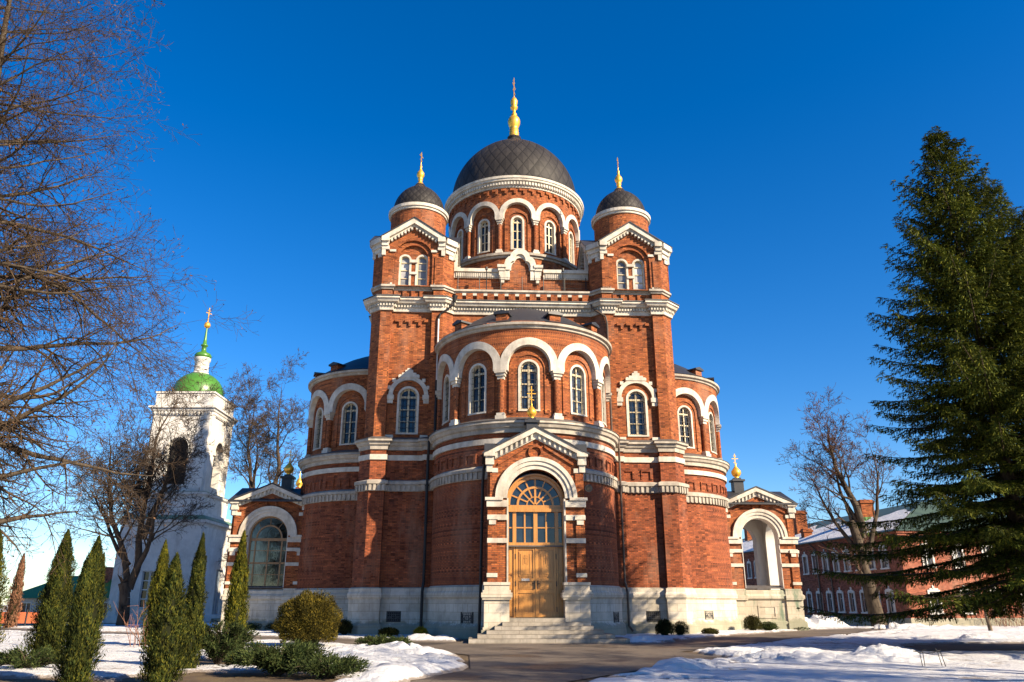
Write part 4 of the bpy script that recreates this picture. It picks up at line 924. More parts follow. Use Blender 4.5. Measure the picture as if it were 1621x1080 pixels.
for s in (-1, 1):
    cx = s * 16.82; hw = 2.45; ap, zs, ze, zp, r1 = 1.32, 6.02, 8.32, 9.42, 1.93
    for a in (0.0, s * PI / 2, PI):
        mq = segmap_dir(cx, CY, a, hw + 0.03)
        portal_front(mq, hw, ap, zs, 2.6, ze, zp, r1, stripes=((5.0, 5.22), (4.05, 4.27)))
        m = MB()
        m.panel(mq, -hw + 0.3, hw - 0.3, 2.5, 7.75, [dict(uc=0, w=2 * ap, zb=2.5, zs=zs)], 0.0, 0.4, -0.66)
        m.arch(mq, 0, zs, ap - 0.03, ap + 0.004, -0.66, 0.06, leg=zs - 2.6, n=24)
        m.build('porch_plaster', M['plaster'], CH)
        if s < 0:   # glazed porch
            f = MB(); d0, d1 = -0.42, -0.30; zb = 2.62
            f.arch(mq, 0, zs, ap - 0.13, ap - 0.02, d0, d1, leg=zs - zb, n=24); f.bx(mq, -ap, ap, zb, zb + 0.14, d0, d1); f.bx(mq, -ap, ap, zs - 0.34, zs - 0.16, d0, d1 + 0.02)
            f.bx(mq, -ap, ap, 4.18, 4.30, d0, d1); f.arch(mq, 0, zs - 0.16, 0.78, 0.88, d0, d1, n=18)
            for u in (-0.88, 0, 0.88): f.bx(mq, u - 0.045, u + 0.045, zb, zs - 0.3, d0, d1)
            for z in (3.5, 5.05): f.bx(mq, -ap, ap, z - 0.02, z + 0.02, d0 + 0.03, d1 - 0.02)
            for q in (50, 90, 130): ca, sa = math.cos(math.radians(q)), math.sin(math.radians(q)); f.prism(mq, [(0.86 * ca - 0.02 * sa, zs - 0.16 + 0.86 * sa), (0.86 * ca + 0.02 * sa, zs - 0.16 + 0.86 * sa), (1.25 * ca + 0.02 * sa, zs - 0.1 + 1.25 * sa), (1.25 * ca - 0.02 * sa, zs - 0.1 + 1.25 * sa)], d0 + 0.03, d1 - 0.02)
            fo = f.build('porch_window', M['wood_dark'], CH)
            g = MB(); o_ = [(-ap + 0.05, zb)] + [(-(ap - 0.05) * math.cos(PI * k / 18), zs + (ap - 0.05) * math.sin(PI * k / 18)) for k in range(19)] + [(ap - 0.05, zb)]
            g.add([mq(u, z, -0.37) for u, z in o_], [tuple(range(len(o_)))]); g.build('pane', M['clear'] if a == 0.0 else M['glass_up'], fo)  # outer and back panes opaque, to keep the porch inside dark
            if a == 0.0:
                c_ = MB()
                for (ua, ub) in ((-1.2, -0.35), (0.45, 1.2)):
                    n = 26
                    for k in range(n):
                        xa, xb = ua + (ub - ua) * k / n, ua + (ub - ua) * (k + 1) / n; da, db = -0.85 + 0.06 * math.sin(k * 1.7), -0.85 + 0.06 * math.sin((k + 1) * 1.7)
                        c_.quad(mq(xa, 2.7, da), mq(xb, 2.7, db), mq(xb, 5.8, db), mq(xa, 5.8, da))
                c_.build('curtain', M['curtain'], fo)
    pth = [(-19.27, 12.3), (-19.27, 7.4), (-14.3, 7.4)] if s < 0 else [(14.3, 7.4), (19.27, 7.4), (19.27, 12.3)]
    m = MB(); m.sweep(pth, [(-0.9, 2.56), (0.02, 2.56), (0.10, 2.46), (0.10, 2.28), (0.20, 2.16), (0.20, 1.98), (0.08, 1.86), (0.06, 0.6), (0.16, 0.5), (0.22, -0.1)])
    mq = segmap_dir(cx, CY, 0.0, hw)
    for q in (-1, 1):
        for (z0, z1, g) in ((-0.1, 0.45, 0.30), (0.45, 1.9, 0.18), (1.9, 2.2, 0.30), (2.2, 2.62, 0.16)): m.bx(mq, q * (hw - 0.55) - 0.5 - g * 0.3, q * (hw - 0.55) + 0.5 + g * 0.3, z0, z1, -0.5, g)
    m.bx(mq, -0.62, 0.62, 0.75, 0.85, 0.0, 0.11); m.bx(mq, -0.62, 0.62, 1.45, 1.55, 0.0, 0.11); m.bx(mq, -0.62, -0.52, 0.85, 1.45, 0.0, 0.11); m.bx(mq, 0.52, 0.62, 0.85, 1.45, 0.0, 0.11)
    m.build('porch_plinth', M['stone'] if s < 0 else M['stone_green'], CH)
    m = MB(); mq2 = segmap_dir(cx, CY, 0.0, hw); m.prism(lambda u, z, d: mq2(d, z, u), [(0.12, 2.63), (0.12, 2.68), (-0.7, 2.86), (-0.7, 2.80)], -ap + 0.0, ap); m.build('porch_sill', M['ledge'], CH)
    m = MB(); m.box(cx - 2.3, cx + 2.3, CY - 2.3, CY + 2.3, 7.7, 7.85); m.build('porch_ceiling', M['plaster'], CH)
    m = MB(); m.box(cx - 2.3, cx + 2.3, CY - 2.3, CY + 2.3, 0.0, 1.2); m.build('porch_floor', M['steps'], CH)
    m = MB()
    for a in (0.0, PI / 2):
        mq = segmap_dir(cx, CY, a, 0); e = hw + 0.42
        m.prism(mq, [(-e, ze - 0.0), (0, zp + 0.1), (e, ze - 0.0), (e, ze - 0.09), (0, zp + 0.01), (-e, ze - 0.09)], -hw - 0.36, hw + 0.36)
    m.build('porch_roof', M['roof'], CH)
    lantern(s * 16.45, CY, 9.2, 10.35, 0.36, 10.92, 12.3, 0.36)

# downpipes
def pipe(name, pts, r, m_):
    m = MB(); m.tube(pts, r, 8)
    for p, q in zip(pts, pts[1:]):
        if abs(p[2] - q[2]) > 3:
            for k in range(int(abs(p[2] - q[2]) / 2.2)): z = min(p[2], q[2]) + 1 + 2.2 * k; m.tube([(p[0], p[1], z), (p[0], p[1], z + 0.06)], r * 1.35, 8)
    m.build('downpipe', m_, CH)
pipe('l', [(-4.45, -0.15, 20.5), (-4.5, -0.1, 20.0), (-5.35, -0.12, 19.35), (-5.45, -0.12, 19.0)], 0.06, M['iron'])
pipe('l', [(-5.45, -0.12, 19.0), (-5.45, -0.12, 14.9)], 0.05, M['sash'])
m = MB(); m.lathe((-4.45, -0.15), [(0.08, 20.2), (0.2, 20.6)], 10); m.build('rain_hopper', M['iron'], CH)
pipe('l', [(-5.45, -0.12, 14.9), (-5.45, -0.12, 11.6), (-5.75, -0.62, 11.1), (-5.75, -0.62, 10.6), (-5.80, -0.36, 9.9), (-5.80, -0.36, 2.9), (-5.85, -0.50, 2.3), (-5.85, -0.50, 0.15)], 0.085, M['iron'])
pipe('r', [(4.45, 0.1, 20.5), (4.5, 0.0, 20.0), (5.35, -0.12, 19.35), (5.45, -0.12, 18.9), (5.45, -0.12, 11.6), (5.75, -0.62, 11.1), (5.75, -0.62, 10.6), (5.80, -0.36, 9.9), (5.80, -0.36, 2.9), (5.9, -0.52, 2.3), (5.9, -0.52, 0.5), (6.1, -0.62, 0.2)], 0.07, M['pipe_brown'])
pipe('p', [(PC - HW - 0.2, -6.9, 8.5), (PC - HW - 0.25, -6.7, 7.6), (PC - HW - 0.3, -6.4, 2.4), (PC - HW - 0.35, -6.4, 0.2)], 0.075, M['iron'])
for s in (-1, 1): pipe('s', [(s * 14.35, 7.0, 8.2), (s * 14.3, 7.15, 7.6), (s * 14.3, 7.15, 2.7), (s * 14.25, 7.0, 2.2), (s * 14.2, 7.0, 0.3), (s * 14.35, 6.85, 0.15)], 0.06, M['pipe_brown'] if s > 0 else M['iron'])
# cellar grilles in the plinth
def vent(mq, u, z, w=0.36, h=0.24):
    b = MB(); b.bx(mq, u - w - 0.05, u + w + 0.05, z - h - 0.05, z + h + 0.05, -0.05, 0.012); o = b.build('cellar_vent', M['dark_void'], CH)
    g = MB()
    for k in range(7): q = u - w + 2 * w * k / 6; g.bx(mq, q - 0.012, q + 0.012, z - h, z + h, 0.012, 0.035)
    for k in range(5): q = z - h + 2 * h * k / 4; g.bx(mq, u - w, u + w, q - 0.012, q + 0.012, 0.012, 0.04)
    g.arch(mq, u, z, 0.11, 0.15, 0.012, 0.045, n=12); g.arch(lambda a, b_, d: mq(a, 2 * z - b_, d), u, z, 0.11, 0.15, 0.012, 0.045, n=12)
    for q in (-1, 1): g.arch(mq, u + q * w * 0.66, z - 0.1, 0.06, 0.09, 0.012, 0.045, n=8)
    g.build('grille', M['grille'], o)
for s in (-1, 1): vent(flat(0.06), s * 7.45, 0.98)
for a in (-36, 60): vent(segmap_dir(0, 0, math.radians(a), 5.52), 0, 0.98)
for sg, T in ((1, rot_left), (-1, rot_right)):
    q = segmap_dir(0, 0, math.radians(sg * 66), 5.52); vent(lambda u, z, d, q=q, T=T: T(q(u, z, d)), 0, 0.98, 0.30, 0.24)
# ------------------------------------------------------------------ ground, path, snow
def vnoise(x, y, seed, scale):
    """value noise on a lattice"""
    rng = np.random.RandomState(seed); g = rng.rand(512, 512)
    X = x / scale + 200; Y = y / scale + 200; i = np.floor(X).astype(int); j = np.floor(Y).astype(int); fx = X - i; fy = Y - j
    fx = fx * fx * (3 - 2 * fx); fy = fy * fy * (3 - 2 * fy); i %= 511; j %= 511
    return (g[i, j] * (1 - fx) + g[i + 1, j] * fx) * (1 - fy) + (g[i, j + 1] * (1 - fx) + g[i + 1, j + 1] * fx) * fy
def fbm(x, y, seed, scale, o=4):
    s = 0; a = 0.5
    for k in range(o): s = s + a * (vnoise(x, y, seed + k, scale / 2 ** k) - 0.5); a *= 0.55
    return s
def poly_dist(x, y, poly):
    """signed distance, negative inside"""
    d = np.full(x.shape, 1e9); ins = np.zeros(x.shape, bool); n = len(poly)
    for k in range(n):
        (x0, y0), (x1, y1) = poly[k], poly[(k + 1) % n]; ex, ey = x1 - x0, y1 - y0
        t = np.clip(((x - x0) * ex + (y - y0) * ey) / (ex * ex + ey * ey), 0, 1)
        d = np.minimum(d, np.hypot(x - x0 - t * ex, y - y0 - t * ey))
        c = ((y0 > y) != (y1 > y)) & (x < (x1 - x0) * (y - y0) / (y1 - y0 + 1e-12) + x0); ins ^= c
    return np.where(ins, -d, d)
PATH = [(-2.7, 10), (-2.45, 19), (-1.9, 21), (-1.15, 22.9), (-1.5, 29), (-3.2, 31.7), (-5.5, 33.9), (-6.9, 36), (-11.5, 40.3), (-17.3, 44), (-45, 61), (-45, 65), (-20, 47.6), (-12.8, 44.6), (-5.8, 40.0), (-2.4, 38.6), (-2.4, 42), (4.9, 42), (4.9, 36.9), (6.8, 37.3), (9.5, 42.0), (13.5, 47.2), (20.1, 55.2), (24.5, 58.4), (25.5, 57), (24.2, 54.1), (16.6, 44), (11.5, 38.3), (8.1, 33), (6.3, 30.9), (7.2, 27.3), (5.2, 25.3), (3.4, 22.5), (2.4, 21), (1.07, 19), (0.4, 10)]
SOIL = [[(15.2, 30.6), (17, 35.5), (20, 37.2), (26, 37.6), (34, 36), (34, 31), (24, 30.2), (19, 30.4)],
        [(-9.6, 17.6), (-9.6, 20), (-8.2, 22), (-6.6, 22.2), (-4.9, 21.6), (-4.2, 20), (-4.4, 17.8)],
        [(-15.4, 23.6), (-15.4, 26), (-12.9, 25.8), (-12.3, 23.9)], [(-10, 24), (-10, 27.4), (-7.7, 27.2), (-7.2, 24)], [(-13.6, 18.6), (-13.4, 20.4), (-11, 20.4), (-9.2, 19.2), (-9.4, 17.2)]]
def sheet(name, pts, z, m, label=None):
    mb = MB(); mb.add([(x, y, z) for x, y in pts], [tuple(range(len(pts)))]); o = mb.build(name, m); o['kind'] = 'structure'; return o
sheet('ground', [(-700, -300), (700, -300), (700, 900), (-700, 900)], -0.10, M['low_bounce'])  # mostly out of view, kept dark to weaken bounced light
sheet('bare_soil', [(-36, 8), (40, 8), (40, 64), (-36, 64)], -0.045, M['soil'])
sheet('path', PATH, -0.02, M['asphalt'])
xs = np.concatenate([np.arange(-40, -22, 0.4), np.arange(-22, 27, 0.13), np.arange(27, 46, 0.4)]); ys = np.concatenate([np.arange(6, 16, 0.4), np.arange(16, 40, 0.13), np.arange(40, 66, 0.22)])
GX, GY = np.meshgrid(xs, ys, indexing='ij')
def snow_height(x, y):
    d = poly_dist(x, y, PATH) + fbm(x, y, 3, 1.6, 4) * 0.9 + fbm(x, y, 9, 0.35, 2) * 0.25
    h = 0.05 + fbm(x, y, 11, 7.0, 3) * 0.10 + fbm(x, y, 21, 0.9, 4) * 0.08 + fbm(x, y, 27, 0.3, 2) * 0.03
    def pile(cx, cy, rx, ry, hh, seed, rot=0.0, rough=1.0):
        c, s = math.cos(rot), math.sin(rot); u = ((x - cx) * c + (y - cy) * s) / rx; v = (-(x - cx) * s + (y - cy) * c) / ry
        e = np.clip(1 - u * u - v * v, 0, 1); return hh * e ** 0.7 * (0.75 + rough * 1.9 * fbm(x, y, seed, 0.75, 4)) + 0.20 * np.clip(e * 4, 0, 1) * fbm(x, y, seed + 5, 0.36, 3)
    h = h + pile(-3.6, 24.5, 2.0, 6.5, 0.15, 31, 0.1) + pile(-4.6, 30.2, 2.8, 3.0, 0.20, 33) + pile(-2.9, 20.5, 1.0, 2.4, 0.10, 35)
    h = h + pile(8.6, 29.3, 3.2, 2.2, 0.18, 41, 0.5) + pile(9.4, 26.0, 3.6, 1.7, 0.20, 43, 0.15) + pile(4.6, 22.6, 2.6, 0.9, 0.16, 45, 0.95) + pile(12.2, 26.0, 1.3, 1.6, 0.24, 47)
    h = h + pile(-3.7, 40.2, 1.7, 0.6, 0.24, 51, -0.25) + pile(6.1, 38.8, 1.2, 0.8, 0.26, 53, 0.4) + pile(22.6, 62.5, 3.2, 1.5, 0.8, 55) + pile(28, 57, 5, 1.2, 0.35, 57) + pile(34.5, 52, 4, 1.1, 0.4, 59) + pile(23, 41, 4, 0.8, 0.2, 61)
    up = np.clip((d + 0.05) / 0.55, 0, 1); up = up * up * (3 - 2 * up)
    z = -0.14 + up * (h + 0.14)
    # thawed strips in the drifts beside the path, and bare ground under plants
    th = fbm(x * 0.35, y, 71, 0.55, 3); near = (d < 2.6) & (d > 0)
    z = np.where(near & (th > 0.10), np.minimum(z, -0.1 + 0.05 * np.clip((0.18 - th) / 0.1, 0, 1)), z)
    for q, s in enumerate(SOIL):
        ds = poly_dist(x, y, s) + fbm(x, y, 81 + q, 1.1, 4) * 1.5; k = np.clip((ds + 0.1) / 0.4, 0, 1); z = -0.12 + k * (z + 0.12)
    edge = np.minimum(np.minimum(x + 40, 45.8 - x), np.minimum(y - 6, 65.8 - y)); k = np.clip(edge / 3.0, 0, 1)
    return z * k + (-0.09) * (1 - k)
GZ = snow_height(GX, GY)
nx, ny = GX.shape; idx = np.arange(nx * ny).reshape(nx, ny)
F = np.stack([idx[:-1, :-1], idx[1:, :-1], idx[1:, 1:], idx[:-1, 1:]], -1).reshape(-1, 4)
so = np_mesh('snow_cover', np.stack([GX, GY, GZ], -1).reshape(-1, 3), F, M['snow'], None, True); so['kind'] = 'structure'

# ------------------------------------------------------------------ white bell tower
BT = thing('bell_tower', 'white limewashed bell tower with green dome and golden cross behind the bare tree', 'bell tower', (-35.2, 83.1, -0.2)); BT.scale = (1.143,) * 3
def sq(h, c=0.0):
    if c == 0: return [(-h, -h), (h, -h), (h, h), (-h, h)]
    return [(-h + c, -h), (h - c, -h), (h, -h + c), (h, h - c), (h - c, h), (-h + c, h), (-h, h - c), (-h, -h + c)]
def ring_walls(m, pts, z0, z1, holes=None, depth=0.5):
    for i in range(len(pts)):
        a, b = pts[i], pts[(i + 1) % len(pts)]; m.panel(segmap(a, b), 0, math.hypot(b[0] - a[0], b[1] - a[1]), z0, z1, (holes or {}).get(i, ()), depth)
m = MB(); lo = sq(3.6)
hw_ = {0: [dict(uc=3.05, w=1.15, zb=1.25, zs=4.3, arch=False)], 1: [dict(uc=5.2, w=1.5, zb=0.35, zs=4.6, arch=False)]}
ring_walls(m, lo, 0.6, 8.3, hw_, 0.4); up = sq(2.7)
oh = {k: [dict(uc=2.75, w=1.9, zb=11.9, zs=15.2)] for k in range(4)}
ring_walls(m, up, 11.0, 18.7, oh, 0.7); m.build('wall', M['tower_white'], BT)
m = MB(); m.sweep(lo, [(0.0, 0.7), (0.16, 0.62), (0.16, -0.1)], True); m.sweep(lo, [(-0.6, 9.35), (-0.2, 9.3), (-0.15, 8.75), (0.30, 8.65), (0.30, 8.42), (0.1, 8.3), (0.0, 8.1)], True)
m.sweep(sq(3.05), [(-0.6, 11.25), (0.22, 11.15), (0.22, 10.95), (0.05, 10.8), (0.0, 9.2)], True)
m.sweep(up, [(-0.3, 20.6), (0.10, 20.6), (0.12, 20.42), (0.02, 20.36), (0.02, 19.25), (0.42, 19.15), (0.44, 18.95), (0.30, 18.9), (0.25, 18.7), (0.12, 18.66), (0.10, 18.3), (0, 18.28)], True)
for i in range(4):
    a, b = up[i], up[(i + 1) % 4]; m.dents([a, b], 18.4, 18.62, 0.1, 0.24, 0.16, 0.34)
    mp = segmap(a, b)
    for u in (0.35, 5.05): m.bx(mp, u - 0.3, u + 0.3, 11.1, 18.3, -0.02, 0.12)
    m.arch(mp, 2.7, 15.2, 0.98, 1.2, -0.02, 0.14, leg=0.2); m.bx(mp, 1.45, 1.85, 14.8, 15.0, -0.02, 0.16); m.bx(mp, 3.55, 3.95, 14.8, 15.0, -0.02, 0.16)
    a, b = lo[i], lo[(i + 1) % 4]; mp = segmap(a, b)
    for u in (0.4, 6.8): m.bx(mp, u - 0.35, u + 0.35, 0.6, 8.1, -0.02, 0.12)
m.build('cornice', M['tower_white'], BT)
m = MB(); m.sweep(sq(2.7), [(-2.7, 20.62), (0.14, 20.61)], True); m.mark(); m.sweep(sq(3.6), [(-0.6, 9.38), (0.33, 8.69), (0.33, 8.66)], True); m.mark(); m.sweep(sq(3.05), [(-0.5, 11.28), (0.25, 11.18), (0.25, 11.15)], True); m.build_each('flashing', plain_mat('green_flashing', (0.10, 0.19, 0.12), 0.5), BT)
m = MB(); m.box(-1.9, 1.9, -1.9, 1.9, 11.2, 18.4); m.build('belfry_shade_block', M['dark_void'], BT)  # black block stands for the shade inside the open belfry
m = MB(); mq_ = segmap(lo[0], lo[1]); mp = lambda u, z, d: mq_(u + 1.5, z, d)
for u in (0.97, 2.03): m.bx(mp, u - 0.05, u + 0.05, 1.25, 4.3, -0.3, -0.15)
m.bx(mp, 1.47, 1.53, 1.25, 4.3, -0.3, -0.2); m.bx(mp, 1.57, 1.63, 1.25, 4.3, -0.3, -0.2)
for z in (1.3, 2.0, 2.75, 3.5, 4.25): m.bx(mp, 0.97, 2.13, z - 0.04, z + 0.04, -0.3, -0.18)
w_ = m.build('window', M['sash'], BT); m = MB(); m.quad(mp(0.97, 1.25, -0.28), mp(2.13, 1.25, -0.28), mp(2.13, 4.3, -0.28), mp(0.97, 4.3, -0.28)); m.build('pane', M['glass'], w_)
m = MB(); mr_ = segmap(lo[1], lo[2]); mp = lambda u, z, d: mr_(u + 1.2, z, d); m.bx(mp, 3.25, 4.75, 0.35, 4.6, -0.3, -0.2); m.bx(mp, 3.4, 3.95, 0.6, 4.3, -0.2, -0.16); m.bx(mp, 4.05, 4.6, 0.6, 4.3, -0.2, -0.16); m.build('door', plain_mat('grey_blue_door', (0.16, 0.20, 0.24), 0.6), BT)
m = MB()
for k in range(3): m.box(3.6, 4.6 - 0.3 * k, 0.5, 2.9, 0.12 * k, 0.12 * (k + 1))
m.build('door_step', M['stone'], BT)
m = MB(); m.lathe((0, 0), [(2.45, 20.6), (2.45, 20.8)] + [(2.42 * math.cos(math.radians(d)), 20.85 + 2.35 * math.sin(math.radians(d))) for d in range(0, 80, 8)] + [(0.5, 23.3)], 40); d = m.build('dome', M['green_dome'], BT, True)
SQZ = lambda p: (p[0], p[1], p[2] if p[2] < 23.3 else 23.3 + (p[2] - 23.3) * 0.885)
m = MB(SQZ); m.lathe((0, 0), [(0.80, 22.9), (0.76, 23.2), (0.68, 23.3), (0.68, 24.5), (0.78, 24.6), (0.78, 24.9)], 24); m.build('lantern_drum', M['tower_white'], BT, True)
m = MB(SQZ); m.lathe((0, 0), [(0.66, 24.85), (0.80, 25.0), (0.82, 25.2), (0.68, 25.45), (0.38, 25.6), (0.24, 25.75), (0.22, 26.3), (0.34, 26.35), (0.34, 26.5), (0.2, 26.6), (0.14, 27.2), (0.07, 28.6)], 20); m.build('spire', M['green_dome'], BT, True)
m = MB(SQZ); m.lathe((0, 0), [(0.05, 28.5), (0.26, 28.65), (0.32, 28.9), (0.24, 29.15), (0.06, 29.25), (0.05, 29.4)], 16); f = m.build('ball', M['gold'], BT, True)
m = MB(SQZ); q = segmap_dir(0, 0, math.radians(60), 0); m.bx(q, -0.04, 0.04, 29.3, 31.0, -0.03, 0.03); m.bx(q, -0.34, 0.34, 30.3, 30.38, -0.03, 0.03); m.bx(q, -0.18, 0.18, 30.62, 30.68, -0.03, 0.03); m.build('cross', M['gold'], f)

# ------------------------------------------------------------------ long brick barracks on the right
BB = thing('brick_barrack', 'long two-storey red brick building with white window frames and snowy roof', 'building', (30.4, 62.0, 0))
A_ = (-6.8, 51.8); B_ = (0.0, 0.0); C_ = (17.0, 2.2); D_ = (10.2, 54.0); LEN = math.hypot(6.8, 51.8)
mf = segmap(A_, B_); mr = segmap(B_, C_)
US = [LEN - 16.14 + 0.99 + 1.84 * k for k in range(-12, 9) if k != 8]
m = MB()
hl = [dict(uc=u, w=0.78, zb=z0, zs=z1, arch=False) for u in US for z0, z1 in ((1.0, 2.55),)]
m.panel(mf, 0, LEN, 0.5, 3.6, hl, 0.22); hl2 = [dict(uc=u, w=0.78, zb=4.4, zs=5.95, arch=False) for u in US]
m.panel(mf, 0, LEN, 3.6, 7.1, hl2, 0.22)
RW = [2.2 + 2.6 * k for k in range(6)]; LR = math.hypot(17, 2.2)
m.panel(mr, 0, LR, 0.5, 3.6, [dict(uc=u, w=0.78, zb=1.0, zs=2.55, arch=False) for u in RW], 0.22); m.panel(mr, 0, LR, 3.6, 7.1, [dict(uc=u, w=0.78, zb=4.4, zs=5.95, arch=False) for u in RW], 0.22)
m.panel(segmap(C_, D_), 0, 52, 0.5, 7.1); m.panel(segmap(D_, A_), 0, 17.2, 0.5, 7.1); m.build('wall', M['brick_far'], BB)
m = MB(); pr = [A_, B_, C_, D_]
m.sweep(pr, [(0, 0.62), (0.08, 0.56), (0.08, -0.1)], True); m.build('plinth', M['stone'], BB)
m = MB(); m.sweep(pr, [(0, 6.6), (0.08, 6.6), (0.08, 6.72), (0.16, 6.74), (0.16, 6.9), (0.3, 6.95), (0.3, 7.1), (0, 7.12)], True); m.sweep(pr, [(0, 3.62), (0.06, 3.62), (0.06, 3.78), (0, 3.8)], True); m.build('cornice', M['brick_far'], BB)
def barrack_window(mp_, u, z0, z1):
    f = MB(); t = 0.13
    f.bx(mp_, u - 0.39 - t, u - 0.39, z0 - 0.05, z1 + t, -0.1, 0.07); f.bx(mp_, u + 0.39, u + 0.39 + t, z0 - 0.05, z1 + t, -0.1, 0.07); f.bx(mp_, u - 0.39, u + 0.39, z1, z1 + t, -0.1, 0.07); f.bx(mp_, u - 0.6, u + 0.6, z0 - 0.12, z0 - 0.0, -0.1, 0.12)
    f.bx(mp_, u - 0.08, u + 0.08, z1 + t, z1 + t + 0.34, -0.02, 0.07); f.bx(mp_, u - 0.36, u + 0.36, z1 + t, z1 + t + 0.10, -0.02, 0.10)
    for q in (-0.33, 0, 0.33): f.bx(mp_, u + q - 0.035, u + q + 0.035, z0, z1, -0.18, -0.12)
    f.bx(mp_, u - 0.39, u + 0.39, z1 - 0.5, z1 - 0.43, -0.18, -0.12); f.bx(mp_, u - 0.39, u + 0.39, z0, z0 + 0.06, -0.18, -0.12); f.bx(mp_, u - 0.39, u + 0.39, z1 - 0.06, z1, -0.18, -0.12)
    o = f.build('window', M['white_paint'], BB); g = MB(); g.quad(mp_(u - 0.4, z0, -0.17), mp_(u + 0.4, z0, -0.17), mp_(u + 0.4, z1, -0.17), mp_(u - 0.4, z1, -0.17)); g.build('pane', M['glass'] if z0 < 3 else M['glass_up'], o)
for u in US: barrack_window(mf, u, 1.0, 2.55); barrack_window(mf, u, 4.4, 5.95)
for u in RW: barrack_window(mr, u, 1.0, 2.55); barrack_window(mr, u, 4.4, 5.95)
# hipped roof, snow lying on the long slope
o_ = 0.45
def off2(p, c=(5.1, 27.0)): return p
e0, e1, e2, e3 = (A_[0] - 0.5, A_[1] + 0.4), (B_[0] - 0.45, B_[1] - 0.45), (C_[0] + 0.45, C_[1] - 0.4), (D_[0] + 0.45, D_[1] + 0.4)
r1_ = (7.3, 9.4, 10.6); r0_ = (2.9, 44.5, 10.6)
z = 7.1
m = MB(); m.add([(*e0, z), (*e1, z), r1_, r0_], [(0, 1, 2, 3)]); m.add([(*e1, z), (*e2, z), r1_], [(0, 1, 2)]); m.add([(*e2, z), (*e3, z), r0_, r1_], [(0, 1, 2, 3)]); m.add([(*e3, z), (*e0, z), r0_], [(0, 1, 2)])
m.add([(*e0, z - 0.02), (*e1, z - 0.02), (*e2, z - 0.02), (*e3, z - 0.02)], [(0, 1, 2, 3)])
rf = m.build('roof', plain_mat('weathered_green_roof', (0.055, 0.085, 0.05), 0.5, 0, 0.4, 0.8), BB)
def lerp(a, b, t): return tuple(a[i] + (b[i] - a[i]) * t for i in range(3))
E0, E1 = (*e0, z), (*e1, z); m = MB(); n = 60; lo_, hi_ = [], []
rg = random.Random(4)
for k in range(n + 1):
    t = k / n; a = lerp(E0, E1, t); b = lerp(r0_, r1_, t); lo_.append(lerp(a, b, 0.03)); hi_.append(lerp(a, b, 0.62 + 0.10 * math.sin(k * 0.8) + 0.06 * rg.random()))
up_ = 0.07
for k in range(n):
    q = [lo_[k], lo_[k + 1], hi_[k + 1], hi_[k]]; m.add([(p[0], p[1], p[2] + up_) for p in q], [(0, 1, 2, 3)]); m.add([lo_[k], lo_[k + 1], (lo_[k + 1][0], lo_[k + 1][1], lo_[k + 1][2] + up_), (lo_[k][0], lo_[k][1], lo_[k][2] + up_)], [(0, 1, 2, 3)])
m.build('roof_snow', M['snow'], rf)
for (cx, cy, w, z0, z1) in ((-0.3, 18.4, 0.42, 7.6, 8.9), (1.2, 24.0, 0.6, 8.6, 11.3), (3.6, 13.0, 0.6, 8.6, 11.1), (0.5, 40, 0.6, 8.5, 11.2)):
    m = MB(); m.box(cx - w, cx + w, cy - w, cy + w, z0, z1); m.box(cx - w - 0.1, cx + w + 0.1, cy - w - 0.1, cy + w + 0.1, z1 - 0.35, z1 - 0.15); m.build('chimney', M['brick'], rf)
m = MB(); m.add([(1.8, 11.0, 8.5), (1.7, 12.0, 8.5), (1.75, 11.5, 9.3), (3.4, 11.1, 9.0), (3.3, 12.1, 9.0), (3.35, 11.6, 9.4)], [(0, 1, 2), (0, 2, 5, 3), (1, 2, 5, 4)]); m.build('dormer', M['green_roof'], rf)
for s in (3.28, 5.53):
    m = MB(); u = LEN - 16.14 + s; m.tube([mf(u - 0.5, 7.0, 0.4), mf(u, 6.5, 0.12), mf(u, 0.3, 0.12)], 0.07, 6); m.build('downpipe', M['pipe_brown'], BB)

# ------------------------------------------------------------------ low house and panel fence far left, small chapel top beyond
HS = thing('low_house', 'low pale house with green hipped roof and brick chimney far left between the thujas', 'house', (-51, 98, 0))
m = MB(); hp = sq(1); hp = [(-8, -3), (8, -3), (8, 5), (-8, 5)]; hw = {0: [dict(uc=u, w=1.1, zb=0.6, zs=1.7, arch=False) for u in (2, 5, 8, 11, 14)]}
ring_walls(m, hp, -0.3, 2.3, hw, 0.2); m.build('wall', M['grey_render'], HS)
m = MB(); m.add([(-8.6, -3.6, 2.25), (8.6, -3.6, 2.25), (8.6, 5.6, 2.25), (-8.6, 5.6, 2.25), (-4, 1, 4.9), (4, 1, 4.9)], [(0, 1, 5, 4), (1, 2, 5), (2, 3, 4, 5), (3, 0, 4), (0, 1, 2, 3)]); rf = m.build('roof', M['green_roof'], HS)
m = MB(); m.box(1.0, 1.9, -0.5, 0.4, 3.6, 5.9); m.build('chimney', M['brick_far'], rf)
for u in (2, 5, 8, 11, 14):
    f = MB(); mp = segmap(hp[0], hp[1]); f.bx(mp, u - 0.65, u - 0.55, 0.55, 1.8, -0.1, 0.05); f.bx(mp, u + 0.55, u + 0.65, 0.55, 1.8, -0.1, 0.05); f.bx(mp, u - 0.55, u + 0.55, 1.7, 1.8, -0.1, 0.05); f.bx(mp, u - 0.04, u + 0.04, 0.6, 1.7, -0.16, -0.1); o = f.build('window', M['white_paint'], HS)
    g = MB(); g.quad(mp(u - 0.55, 0.6, -0.15), mp(u + 0.55, 0.6, -0.15), mp(u + 0.55, 1.7, -0.15), mp(u - 0.55, 1.7, -0.15)); g.build('pane', M['glass'], o)
FE = thing('panel_fence', 'low fence of orange panels on thin posts far left in front of the low house', 'fence', (-40, 62, 0))
m = MB()
for k in range(5): m.box(-5 + 2.0 * k + 0.08, -3 + 2.0 * k - 0.08, -0.03, 0.03, 0.25, 1.05)
